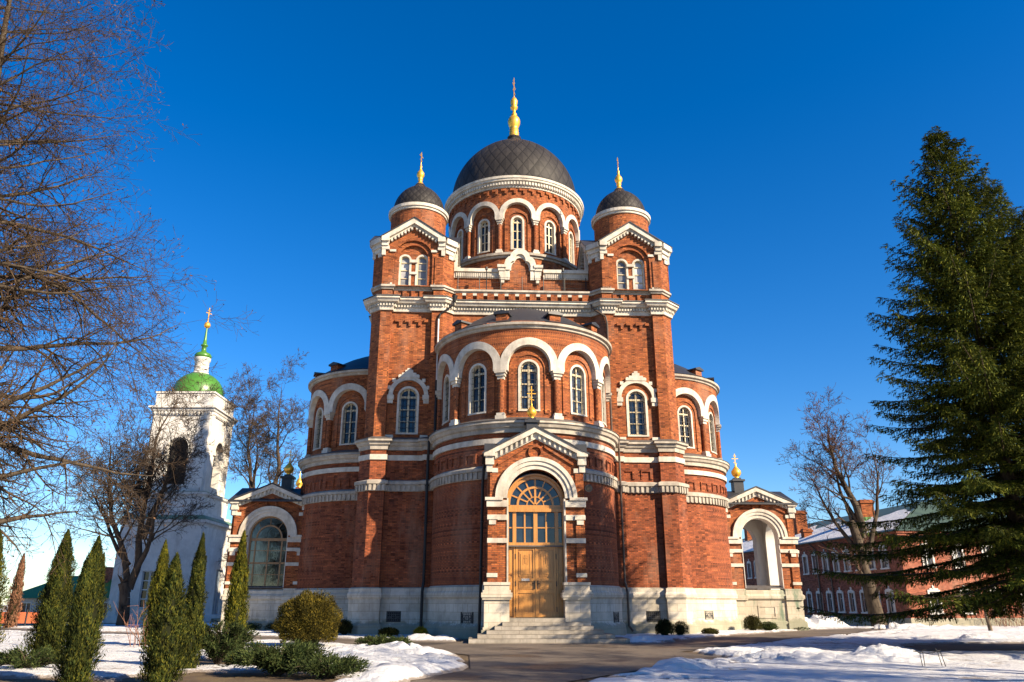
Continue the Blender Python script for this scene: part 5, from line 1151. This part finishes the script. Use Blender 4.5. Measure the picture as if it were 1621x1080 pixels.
m.build('panel', M['orange_panel'], FE)
for k in range(6): m = MB(); m.tube([(-5 + 2.0 * k, 0, -0.1), (-5 + 2.0 * k, 0, 1.25)], 0.05, 6); m.build('post', M['iron'], FE)
CP = thing('chapel_tower', 'small gold-topped brick chapel turret just showing past the left porch roof', 'chapel', (-30.9, 112, 0))
m = MB(); ring_walls(m, sq(1.5), 0, 16.2); ring_walls(m, sq(0.4), 16.2, 17.6); m.build('wall', M['brick_far'], CP)
m = MB(); m.sweep(sq(1.5), [(0, 16.0), (0.2, 16.1), (0.2, 16.3), (-0.9, 16.8)], True); m.build('cornice', M['white'], CP)
m = MB(); m.lathe((0, 0), [(0.45, 17.5), (0.3, 17.7), (0.5, 18.0), (0.52, 18.3), (0.35, 18.7), (0.12, 19.0), (0.04, 19.9)], 20); m.build('cupola', M['gold'], CP, True)

# ------------------------------------------------------------------ trees
def tubes(name, segs, n, m_, parent):
    """many tapering limbs as one mesh: rows of p0, p1, r0, r1"""
    S = np.array(segs, dtype=float); P0, P1, r0, r1 = S[:, 0:3], S[:, 3:6], S[:, 6], S[:, 7]
    t = P1 - P0; t /= np.linalg.norm(t, axis=1)[:, None] + 1e-9
    ref = np.where(np.abs(t[:, 2:3]) > 0.9, np.array([[1.0, 0, 0]]), np.array([[0, 0, 1.0]]))
    x = np.cross(t, ref); x /= np.linalg.norm(x, axis=1)[:, None] + 1e-9; y = np.cross(t, x)
    a = np.arange(n) * 2 * np.pi / n; c, s = np.cos(a), np.sin(a)
    R = x[:, None, :] * c[None, :, None] + y[:, None, :] * s[None, :, None]
    V = np.stack([P0[:, None, :] + R * r0[:, None, None], P1[:, None, :] + R * r1[:, None, None]], 1).reshape(-1, 3)
    k = np.arange(len(S))[:, None] * 2 * n; j = np.arange(n)[None, :]; j2 = (j + 1) % n
    F = np.stack([k + j, k + j2, k + n + j2, k + n + j], -1).reshape(-1, 4)
    return np_mesh(name, V, F, m_, parent, n > 3)
def flakes(name, C, A, S, l, w, m_, parent):
    """small pointed leaves / needle sprays: centre, axis, side, length, width"""
    V = np.stack([C - A * (l / 2)[:, None], C + S * (w / 2)[:, None], C + A * (l / 2)[:, None], C - S * (w / 2)[:, None]], 1).reshape(-1, 3)
    return np_mesh(name, V, np.arange(len(C) * 4).reshape(-1, 4), m_, parent)
def unit(v): return v / (np.linalg.norm(v, axis=-1, keepdims=True) + 1e-9)
def bare_tree(root, seed, prm, bark, twig, bud=None, bud_frac=0.3, lim=None):
    rng = np.random.RandomState(seed); buckets = [[], [], [], [], []]; tips = []
    def grow(p, d, Ln, r, lvl):
        P = prm[lvl]; n = max(3, int(Ln / P['seg'])); st = Ln / n; kids = []
        nk = rng.poisson(P['kids'] * (min(1.0, Ln / 9) if lvl == 0 else min(1.6, Ln / P['ref']))) if lvl < len(prm) - 1 else 0
        at = sorted(rng.uniform(P['start'], 0.98, nk)) if nk else []
        ki = 0; az = rng.uniform(0, 6.28)
        for i in range(n):
            t = (i + 1) / n; d = unit(d + rng.normal(0, P['wig'], 3) + np.array([0, 0, P['up0'] * (1 - t) + P['up1'] * t]))
            q = p + d * st; ra = r * (1 - P['taper'] * i / n); rb = r * (1 - P['taper'] * t)
            buckets[lvl].append((*p, *q, ra, rb)); p = q
            while ki < len(at) and at[ki] <= t:
                ki += 1; az += 2.4 + rng.normal(0, 0.5); ang = rng.normal(P['ang'], 0.15)
                u = unit(np.cross(d, [0.3, 0.2, 1.0] if abs(d[2]) < 0.95 else [1.0, 0, 0])); v = np.cross(d, u)
                e = d * math.cos(ang) + (u * math.cos(az) + v * math.sin(az)) * math.sin(ang)
                if lim is not None and lvl == 0 and lim(az, e) is False: continue
                low = min(1.0, max(0.45, 0.40 + p[2] / 15)) if lim is not None and lvl == 0 else 1.0
                grow(p, e, low * Ln * rng.uniform(*P['len']) * (1 - P['shrink'] * t), max(0.004, min(rb * 0.75, rb * P['rk'])), lvl + 1)
        if lvl >= len(prm) - 2: tips.append((p, d))
    for st_ in root['stems']:
        p, d, Ln, r = st_[:4]; keep = prm[0]['taper']; prm[0]['taper'] = st_[4] if len(st_) > 4 else keep
        grow(np.array(p, float), unit(np.array(d, float)), Ln, r, 0); prm[0]['taper'] = keep
    o = root['obj']; T = []
    rm = root.get('rmin', 0.0)
    tubes('trunk', buckets[0] + buckets[1], 8, bark, o)
    cr = [(b[0], b[1], b[2], b[3], b[4], b[5], max(b[6], rm), max(b[7], rm)) for q in buckets[2:] for b in q]
    if cr: tubes('crown', cr, 3, twig, o)
    if bud is not None and tips:
        k = [i for i in range(len(tips)) if rng.rand() < bud_frac]; C = np.array([tips[i][0] for i in k]); A = unit(np.array([tips[i][1] for i in k]) + rng.normal(0, 0.5, (len(k), 3)) - np.array([0, 0, 0.5]))
        Sd = unit(np.cross(A, rng.normal(0, 1, (len(k), 3)))); flakes('buds', C, A, Sd, rng.uniform(0.05, 0.12, len(k)), rng.uniform(0.03, 0.06, len(k)), bud, o)
    return sum(len(b) for b in buckets)
LV = lambda seg, kids, ref, start, ang, wig, up0, up1, ln, shrink, rk, taper: dict(seg=seg, kids=kids, ref=ref, start=start, ang=ang, wig=wig, up0=up0, up1=up1, len=ln, shrink=shrink, rk=rk, taper=taper)
# big lime on the left, its trunk outside the picture
t = thing('lime_tree', 'huge bare tree filling the upper left sky with long drooping reddish twigs', 'tree', (-17.8, 21.5, 0))
prm = [LV(1.0, 84, 1, 0.05, 1.22, 0.03, 0.03, 0.02, (0.31, 0.46), 0.45, 0.32, 0.92),
       LV(0.45, 16, 8, 0.14, 0.80, 0.10, -0.05, 0.09, (0.26, 0.48), 0.35, 0.6, 0.9),
       LV(0.28, 15, 3, 0.10, 0.8, 0.12, -0.16, 0.03, (0.3, 0.55), 0.3, 0.55, 0.85),
       LV(0.17, 4.5, 1.2, 0.1, 0.75, 0.18, -0.14, 0.06, (0.35, 0.6), 0.2, 0.7, 0.7),
       LV(0.14, 0, 1, 0.1, 0.7, 0.2, -0.06, 0.06, (0.3, 0.6), 0.2, 0.7, 0.5)]
n_ = bare_tree(dict(obj=t, rmin=0.0055, stems=[((0, 0, -0.1), (0.02, 0.0, 1), 25, 0.60), ((0.1, 0.1, 9.0), (0.16, 0.02, 1), 15, 0.26)]), 14, prm, M['bark_mid'], M['twig_red'], M['bud'], 0.28, lim=lambda az, e: e[0] > -0.45)

prm2 = [LV(0.5, 15, 1, 0.22, 0.75, 0.09, 0.04, 0.03, (0.30, 0.55), 0.4, 0.42, 0.96),
        LV(0.4, 13, 5, 0.15, 0.75, 0.11, 0.05, 0.05, (0.3, 0.5), 0.35, 0.55, 0.92),
        LV(0.3, 9, 2.0, 0.1, 0.75, 0.15, 0.0, 0.06, (0.35, 0.6), 0.3, 0.6, 0.85),
        LV(0.22, 6, 1.0, 0.1, 0.7, 0.18, 0.0, 0.05, (0.45, 0.7), 0.2, 0.7, 0.7),
        LV(0.2, 0, 1, 0.1, 0.7, 0.18, 0, 0.05, (0.3, 0.6), 0.2, 0.7, 0.5)]
t = thing('forked_tree', 'dark bare tree with forked trunk standing in front of the white bell tower', 'tree', (-30.6, 64, 0)); t.scale = (1.1,) * 3
bare_tree(dict(obj=t, rmin=0.012, stems=[((0, 0, -0.2), (0.05, 0, 1), 3.2, 0.45, 0.25), ((0.02, 0, 2.3), (-0.05, 0.05, 1), 12.5, 0.27), ((0.12, 0, 2.5), (0.10, 0, 1), 14.5, 0.31), ((0.18, 0, 2.6), (0.42, -0.1, 1), 12.5, 0.22), ((-0.15, 0, 4.2), (-0.75, 0, 0.75), 8, 0.18), ((0.6, 0, 6), (0.3, 0, 1), 9, 0.2)]), 12, prm2, M['bark'], M['bark'])
t = thing('tall_bare_tree', 'tall dark bare tree rising behind the glazed porch roof beside the bell tower', 'tree', (-27.6, 86, 0))
bare_tree(dict(obj=t, rmin=0.015, stems=[((0, 0, 0), (0.0, 0, 1), 10.5, 0.55, 0.35), ((0, 0, 9.0), (-0.22, 0, 1), 16, 0.33), ((0.2, 0, 8.6), (0.25, 0, 1), 17, 0.36), ((0, 0, 10), (-0.55, 0.1, 1), 12, 0.25), ((0, 0, 9), (0.75, -0.1, 0.8), 9, 0.2)]), 23, prm2, M['bark'], M['bark'])
t = thing('leaning_tree', 'pale barked bare tree with leaning trunk in front of the brick barracks', 'tree', (27.7, 61.5, 0))
bare_tree(dict(obj=t, rmin=0.013, stems=[((0.0, 0, -0.1), (-0.03, 0, 1), 8.0, 0.62, 0.5), ((-0.2, 0, 7.0), (-0.16, 0, 1), 9.5, 0.34), ((-0.1, 0, 4.5), (-0.62, 0, 0.8), 9, 0.22), ((0, 0, 5.5), (0.5, 0, 0.9), 9, 0.22), ((-0.2, 0, 6.5), (-0.45, -0.1, 0.9), 9, 0.20)]), 33, prm2, M['bark_mid'], M['twig'])
# bare trees beyond the right edge of the view, whose shade stripes the path and the snow
first = None
for i, (x, y, rz, sc, lab) in enumerate(((23.0, 14.0, 0.0, 1.0, 'bare park tree beyond the wire stand, first of those shading the path'), (18.0, 7.0, 4.0, 0.95, 'bare park tree closest to the camera on the side of the wire stand'), (34.0, 20.0, 2.8, 1.15, 'bare park tree behind the others, towards the spruces'))):
    if first is None:
        first = t = thing('park_tree', lab, 'tree', (x, y, 0), rz, 'bare park trees beside the path')
        bare_tree(dict(obj=t, rmin=0.008, stems=[((0, 0, -0.1), (0.02, 0, 1), 15, 0.34), ((0, 0, 4), (0.3, 0.1, 1), 10, 0.18), ((0, 0, 5), (-0.3, -0.1, 1), 9, 0.16)]), 44, prm2, M['bark'], M['twig'])
    else: copy_thing(first, (x, y, 0), rz, lab, sc)
# ------------------------------------------------------------------ conifers and shrubs
def spruce(obj, H, R, seed, z0=1.2, dens=1.0):
    """whorls of flat boughs: twigs lie in the plane of each bough, needles on them, with dark air between the layers"""
    rng = np.random.RandomState(seed); C = []; A = []; S_ = []; Ls = []; Ws = []; segs = []
    UP = np.array([0, 0, 1.0]); z = z0; ph = rng.uniform(0, 6.28, 3)
    while z < H * 0.99:
        f = (z - z0) / (H - z0); nb = rng.randint(7, 10) if f < 0.85 else rng.randint(4, 6); az0 = rng.uniform(0, 6.28)
        for k in range(nb):
            az = az0 + k * 2 * np.pi / nb + rng.normal(0, 0.2)
            Lb = R * (1 - f) ** 0.92 * rng.uniform(0.58, 1.16) * (1 + 0.14 * math.sin(2 * az + ph[0] + 5 * f)) + 0.10 + 0.12 * (1 - f)
            zz = z + rng.uniform(-0.22, 0.22); h = np.array([math.cos(az), math.sin(az), 0.0]); sd = np.array([-math.sin(az), math.cos(az), 0.0])
            n = max(5, int(Lb / 0.24)); tt = np.linspace(0.0, 1, n + 1)
            ri = 0.95 * f ** 1.5 + rng.uniform(-0.06, 0.1); dr = rng.uniform(0.24, 0.42) * (1 - 0.8 * f)
            pos = np.array([0, 0, zz]) + h * (Lb * tt)[:, None] + UP * (Lb * (ri * tt - dr * tt ** 1.2 + dr * 0.62 * tt ** 3))[:, None]
            r_ = 0.008 + 0.008 * Lb
            for a, b, u in zip(pos[:-1], pos[1:], tt): segs.append((*a, *b, r_ * (1 - 0.85 * u), r_ * (1 - 0.85 * (u + 1 / n))))
            bw = min(1.15, 0.30 + 0.26 * Lb)
            for i in range(max(1, int(n * 0.08)), n + 1):
                u = tt[i]; prof = max(0.35, math.sin(math.pi * min(1.0, 0.12 + 0.88 * u) ** 0.8) ** 0.7) if u < 0.97 else 0.25
                wl0 = max(0.16, bw * prof)
                for s in (-1, 1):
                    wl = wl0 * rng.uniform(0.65, 1.2)
                    d = unit(h * rng.uniform(0.7, 1.0) + sd * s * rng.uniform(0.6, 0.9) + UP * rng.uniform(-0.28, 0.0))
                    m_ = max(3, int(wl / 0.042 * dens)); q = np.linspace(0.05, 1, m_)
                    c = pos[i] + d * (wl * q)[:, None] - UP * (0.16 * wl * q ** 2)[:, None] + rng.normal(0, 0.016, (m_, 3))
                    e = np.where(np.arange(m_) % 2 == 0, 1.0, -1.0)[:, None]; lat = unit(np.cross(d, UP))
                    a = unit(d + lat * e * 0.75 + UP * rng.uniform(-0.30, 0.35, m_)[:, None] + rng.normal(0, 0.12, (m_, 3)))
                    C.append(c + a * 0.05); A.append(a); S_.append(unit(np.cross(a, UP + rng.normal(0, 0.35, (m_, 3))))); Ls.append(rng.uniform(0.13, 0.25, m_)); Ws.append(rng.uniform(0.042, 0.07, m_))
                    m2 = m_ // 2
                    if m2:
                        c2 = c[rng.randint(0, m_, m2)] - UP * rng.uniform(0.03, 0.16, m2)[:, None]; a2 = unit(-UP + d * 0.5 + rng.normal(0, 0.25, (m2, 3)))
                        C.append(c2); A.append(a2); S_.append(unit(np.cross(a2, rng.normal(0, 1, (m2, 3))))); Ls.append(rng.uniform(0.12, 0.24, m2)); Ws.append(rng.uniform(0.03, 0.05, m2))
        z += rng.uniform(0.48, 0.70) * (1 - 0.5 * f)
    tr = [(0, 0, -0.2 + (H - 0.3) * k / 14, 0, 0, -0.2 + (H - 0.3) * (k + 1) / 14, 0.015 * H * (1 - k / 14.2), 0.015 * H * (1 - (k + 1) / 14.2)) for k in range(14)]
    tubes('trunk', tr, 10, M['bark'], obj); tubes('boughs', segs, 4, M['bark'], obj)
    flakes('crown', np.concatenate(C), np.concatenate(A), np.concatenate(S_), np.concatenate(Ls), np.concatenate(Ws), M['spruce'], obj)
    return sum(len(c) for c in C)
t = thing('spruce_tree', 'tallest dark green spruce on the right with its lowest boughs near the snow', 'tree', (20.0, 31.0, 0)); spruce(t, 22.8, 7.2, 3, 2.5, 1.5)
t = thing('spruce_tree', 'second spruce close behind the tallest one with a lower top just to its right', 'tree', (23.7, 33.3, 0)); spruce(t, 21.5, 4.2, 7, 3.5, 0.8)
t = thing('spruce_tree', 'shorter spruce at the right picture edge, lowest top of the three', 'tree', (23.6, 31.6, 0)); spruce(t, 18.9, 4.8, 11, 2.0, 0.8)

def columnar(obj, h, r, seed, m_, leaf=1.0, n=None, stem=True, tops=1):
    rng = np.random.RandomState(seed); n = n or int(34000 * h * r / 1.7)
    ph = rng.uniform(0, 6.28, 6); leads = [(0, 0, 1.0)] + [(rng.uniform(-0.45, 0.45) * r, rng.uniform(-0.45, 0.45) * r, rng.uniform(0.82, 0.95)) for _ in range(tops)]
    w = np.array([1.0] + [0.45] * tops); pick = rng.choice(len(leads), n, p=w / w.sum())
    lx = np.array([l[0] for l in leads])[pick]; ly = np.array([l[1] for l in leads])[pick]; lh = np.array([l[2] for l in leads])[pick] * h; lr = np.where(pick == 0, 1.0, 0.62)
    t = rng.rand(n) ** 0.9; az = rng.uniform(0, 6.28, n)
    prof = np.minimum(1, 0.86 + 0.8 * t) * np.clip(1 - t ** 2.2, 0, 1) ** 0.75 * (1.0 - 0.22 * t)
    lump = 0.92 + 0.13 * np.sin(3 * az + ph[0] + 5 * t) + 0.11 * np.sin(5 * az + ph[1] - 9 * t) + 0.10 * np.sin(2 * az + 21 * t + ph[2]) + 0.10 * np.sin(7 * az - 33 * t + ph[3]) + 0.10 * np.sin(11 * az + 55 * t) + 0.16 * np.maximum(0, np.sin(4 * az + 13 * t + ph[4])) * np.sin(40 * t + ph[5] + 3 * az)
    rr = r * lr * prof * lump * (1 - 0.42 * rng.rand(n) ** 2.2) * (1 + 0.10 * rng.randn(n) * 0.6)
    c = np.stack([lx * (0.3 + 0.7 * t) + rr * np.cos(az), ly * (0.3 + 0.7 * t) + rr * np.sin(az), t * lh + rng.normal(0, 0.03, n)], -1)
    a = unit(np.stack([0.45 * np.cos(az), 0.45 * np.sin(az), np.ones(n)], -1) + rng.normal(0, 0.32, (n, 3))); s = unit(np.cross(a, np.stack([np.cos(az), np.sin(az), np.zeros(n)], -1)) + rng.normal(0, 0.35, (n, 3)))
    flakes('foliage', c, a, s, rng.uniform(0.05, 0.12, n) * leaf, rng.uniform(0.016, 0.036, n) * leaf, m_, obj)
    if stem:
        mb = MB(); mb.lathe((0, 0), [(r * 0.5, 0.05), (r * 0.62, h * 0.25), (r * 0.52, h * 0.55), (r * 0.26, h * 0.8), (0.01, h * 0.92)], 12); mb.build('stems', M['leaf_core'], obj)  # solid dark core, added to block light inside the foliage
TG = 'columnar thujas in the left foreground'
for i, (x, y, h, r, sd, mt, lab, tp) in enumerate([
    (-12.95, 19.8, 3.45, 0.62, 1, 'thuja', 'columnar thuja cut off by the left picture edge', 2),
    (-14.0, 24.8, 3.85, 0.62, 2, 'thuja_dark', 'broad columnar thuja with pale tip, second from the left picture edge', 1),
    (-9.75, 18.6, 3.15, 0.50, 3, 'thuja_dark', 'ragged narrow thuja in the front row, just left of the smallest pale thuja', 2),
    (-16.2, 31.5, 3.55, 0.33, 4, 'thuja', 'thin pale yellow thuja standing behind the ragged one left of the forked tree', 0),
    (-15.0, 34.2, 4.25, 0.52, 5, 'thuja', 'bright yellow green pointed thuja behind the nearest dark one', 1),
    (-8.1, 19.2, 2.78, 0.56, 6, 'thuja_dark', 'nearest dark thuja in front of the bell tower window', 2),
    (-8.9, 22.7, 3.55, 0.37, 7, 'thuja_dark', 'slim dark thuja with blunt top left of the bell tower door', 0),
    (-8.85, 26.0, 3.92, 0.43, 8, 'thuja', 'slender olive thuja standing before the glazed left porch', 0)]):
    t = thing('thuja', lab, 'thuja', (x, y, 0), 0, TG); columnar(t, h, r * 0.92, sd, M[mt], 1.0, None, True, tp)
t = thing('dry_thuja', 'brown dried columnar conifer far left beyond the orange fence', 'conifer', (-36.9, 60.0, 0)); columnar(t, 5.2, 0.55, 19, M['brown_leaf'], 2.2, 6000, True, 0)

def bush(obj, rx, ry, h, seed, m_, n, leaf=1.0, flat_=0.0, up=0.6):
    rng = np.random.RandomState(seed); az = rng.uniform(0, 6.28, n); v = rng.uniform(-0.55, 1, n); q = np.sqrt(1 - v * v); ph = rng.uniform(0, 6.28, 4)
    lump = 1 + 0.07 * np.sin(4 * az + ph[0] + 3 * v) + 0.06 * np.sin(7 * az + 6 * v + ph[1]) + 0.06 * np.sin(3 * az - 9 * v + ph[2]); rho = lump * (1 - 0.4 * rng.rand(n) ** 2.2) + 0.03 * rng.randn(n)
    c = np.stack([rx * q * np.cos(az) * rho, ry * q * np.sin(az) * rho, h * (0.42 + 0.56 * v * rho)], -1); c[:, 2] = np.maximum(c[:, 2], 0.02)
    o_ = unit(np.stack([q * np.cos(az), q * np.sin(az), v], -1)); a = unit(o_ + np.array([0, 0, up]) + rng.normal(0, 0.4, (n, 3))); s = unit(np.cross(a, o_ + rng.normal(0, 0.4, (n, 3))))
    flakes('foliage', c, a, s, rng.uniform(0.05, 0.12, n) * leaf, rng.uniform(0.018, 0.04, n) * leaf, m_, obj)
    mb = MB(); mb.lathe((0, 0), [(rx * 0.3, 0.0), (rx * 0.6, h * 0.3), (rx * 0.55, h * 0.6), (0.01, h * 0.78)], 12); mb.build('stems', M['leaf_core'], obj)  # solid core rather than stems, inner shade put into its colour
t = thing('round_thuja', 'big round bronze thuja bush on the snow left of the cathedral', 'shrub', (-8.35, 33.5, 0)); bush(t, 1.22, 1.22, 2.12, 41, M['round'], 34000, 1.0)
def juniper(obj, R, h, seed, m_, stems=70, ey=1.0):
    """low arching plumes spreading from the middle"""
    rng = np.random.RandomState(seed); C = []; A = []; S_ = []; segs = []
    for k in range(stems):
        az = rng.uniform(0, 6.28); Lp = R * rng.uniform(0.45, 1.08); top = h * rng.uniform(0.5, 1.05) * (1.1 - 0.35 * Lp / R); n = 9; t = np.linspace(0, 1, n)
        hx, hy = math.cos(az), math.sin(az) * ey; P = np.stack([hx * Lp * t, hy * Lp * t, top * np.sin(np.clip(t * 1.25, 0, 1) * math.pi / 2) - 0.12 * h * t ** 3], -1)
        for a, b, u in zip(P[:-1], P[1:], t): segs.append((*a, *b, 0.02 * (1 - u * 0.8), 0.02 * (1 - (u + 0.1) * 0.8)))
        m_n = int(190 * Lp); ti = 0.12 + 0.88 * rng.rand(m_n) ** 0.75; base = np.stack([np.interp(ti, t, P[:, j]) for j in range(3)], -1)
        d = unit(np.array([hx, hy, 0.55]) + rng.normal(0, 0.5, (m_n, 3))); C.append(base + d * rng.uniform(0, 0.2, m_n)[:, None]); A.append(d); S_.append(unit(np.cross(d, rng.normal(0, 1, (m_n, 3)))))
    C = np.concatenate(C); A = np.concatenate(A); S_ = np.concatenate(S_); C[:, 2] = np.maximum(C[:, 2], 0.02); n = len(C)
    tubes('stems', segs, 4, M['bark'], obj); flakes('foliage', C, A, S_, rng.uniform(0.06, 0.14, n), rng.uniform(0.014, 0.034, n), m_, obj)
for (x, y, R, h, sd, ey, ns, lab) in [(-5.95, 21.2, 1.28, 0.80, 51, 0.7, 120, 'broad low spreading juniper in front of the round bronze bush'), (-4.9, 31.6, 1.0, 0.55, 52, 0.8, 80, 'small low green juniper on the snow right of the round bronze bush'),
                          (-8.55, 24.0, 1.0, 1.35, 53, 0.9, 90, 'upright bushy juniper between the slim dark and the slender olive thujas'), (-4.55, 20.4, 0.9, 0.5, 55, 0.8, 50, 'low sprawling juniper with bare stems at the edge of the snow heap'), (-13.0, 22.3, 0.8, 0.6, 54, 0.9, 45, 'low dark juniper between the two leftmost thujas')]:
    t = thing('juniper', lab, 'juniper', (x, y, -0.05), 0, 'junipers in the left foreground'); juniper(t, R, h, sd, M['juniper'], ns, ey)
SG = 'small shrubs along the cathedral wall'
for (x, y, rx, h, sd, mt, n, lab) in [
    (-9.35, 45.6, 0.42, 0.80, 61, 'boxwood', 2600, 'dark round clipped shrub at the foot of the left corner pilaster'), (-6.6, 43.8, 0.55, 0.45, 62, 'round', 1800, 'low brownish shrub below the left cellar grille'), (-4.8, 43.0, 0.36, 0.5, 63, 'yellow_bush', 1300, 'small bright yellow shrub left of the entrance steps'),
    (8.25, 44.3, 0.46, 0.86, 64, 'boxwood', 2800, 'dark round shrub below the right cellar grille'), (9.25, 45.0, 0.45, 0.75, 65, 'boxwood', 900, 'loose leafy shrub beside the dark round one on the right'), (11.1, 45.9, 0.45, 0.35, 66, 'boxwood', 1300, 'tiny low shrub in front of the right side apse'),
    (15.3, 51.9, 0.55, 0.95, 67, 'boxwood', 2600, 'round olive shrub before the open right porch'), (16.5, 52.6, 0.6, 0.55, 68, 'juniper', 1400, 'low spiky shrub right of the round olive shrub at the open porch'), (19.2, 55.2, 0.85, 0.22, 69, 'juniper', 1800, 'flat creeping shrub at the right pier of the open porch'),
    (-16.9, 53.0, 0.7, 0.5, 70, 'juniper', 1600, 'low green shrub below the glazed porch, left one of two'), (-15.4, 53.2, 0.7, 0.52, 71, 'boxwood', 1600, 'low dark shrub below the glazed porch, right one of two')]:
    t = thing('small_shrub', lab, 'shrub', (x, y, 0.02), 0, SG); bush(t, rx, rx, h, sd, M[mt], int(n * 1.8), 0.9)
# bare cane bushes
def canes(obj, n, h, sp, seed, m_, kids=3):
    rng = np.random.RandomState(seed); segs = []
    for k in range(n):
        p = np.array([rng.uniform(-0.25, 0.25) * sp, rng.uniform(-0.25, 0.25) * sp, -0.1]); d = unit(np.array([rng.normal(0, 0.28), rng.normal(0, 0.28), 1.0])); Lc = h * rng.uniform(0.6, 1.05)
        for i in range(8):
            q = p + d * Lc / 8; segs.append((*p, *q, 0.018 * (1 - i / 10), 0.018 * (1 - (i + 1) / 10))); 
            if i > 2 and rng.rand() < kids / 6: e = unit(d + rng.normal(0, 0.45, 3)); segs.append((*q, *(q + e * Lc * 0.25), 0.009, 0.004))
            p = q; d = unit(d + rng.normal(0, 0.08, 3))
    tubes('canes', segs, 4, m_, obj)
t = thing('cane_bush', 'sparse bush of thin reddish canes on the snow before the forked tree', 'bush', (-14.9, 33.6, 0)); canes(t, 14, 1.9, 2.6, 81, M['cane'])
t = thing('red_bush', 'tangled dark red bush under the spruce boughs by the barracks end wall', 'bush', (38.5, 60.5, 0)); canes(t, 90, 2.9, 11, 82, M['cane'], 5); rg_ = np.random.RandomState(5); c_ = rg_.uniform(-1, 1, (900, 3)) * [2.6, 1.2, 0.9] + [0, 0, 1.2]; a_ = unit(rg_.normal(0, 1, (900, 3))); flakes('dry_leaves', c_, a_, unit(np.cross(a_, rg_.normal(0, 1, (900, 3)))), rg_.uniform(0.06, 0.12, 900), rg_.uniform(0.03, 0.06, 900), M['bud'], t)
t = thing('young_tree', 'thin young bare tree with pale stem on the snow under the spruce boughs', 'tree', (30.2, 51.6, 0))
bare_tree(dict(obj=t, stems=[((0, 0, -0.1), (-0.05, 0, 1), 3.4, 0.14)]), 91, [LV(0.4, 11, 1, 0.3, 1.0, 0.06, 0.02, 0.02, (0.5, 0.8), 0.3, 0.5, 0.8), LV(0.3, 7, 2, 0.1, 0.7, 0.1, 0, 0.03, (0.3, 0.5), 0.3, 0.6, 0.8), LV(0.2, 3, 1, 0.1, 0.7, 0.12, 0, 0, (0.4, 0.6), 0.2, 0.7, 0.7), LV(0.2, 0, 1, 0.1, 0.7, 0.12, 0, 0, (0.4, 0.6), 0.2, 0.7, 0.7)], M['bark_pale'], M['twig_red'])
# black bent-wire stand left in the snow
t = thing('wire_stand', 'black bent wire stand with spindly legs left in the snow on the right', 'stand', (11.6, 23.0, 0))
m = MB()
for x0, x1 in ((-0.24, -0.20), (-0.15, -0.14), (0.26, 0.36), (0.34, 0.46)): m.tube([(x0, 0, 0.42), (x1, 0.02, -0.08)], 0.011, 5)
m.build('legs', M['iron'], t)
m = MB(); m.tube([(-0.42, 0, 0.44), (-0.3, 0, 0.42), (-0.24, 0, 0.40), (0.0, 0.01, 0.38), (0.15, 0.01, 0.40), (0.26, 0, 0.44), (0.36, 0, 0.46)], 0.012, 5); m.tube([(-0.24, 0, 0.40), (-0.1, 0, 0.47), (0.0, 0, 0.46)], 0.008, 4); m.tube([(0.24, 0.05, 0.50), (0.30, 0, 0.40)], 0.01, 4); m.build('top_wire', M['iron'], t)
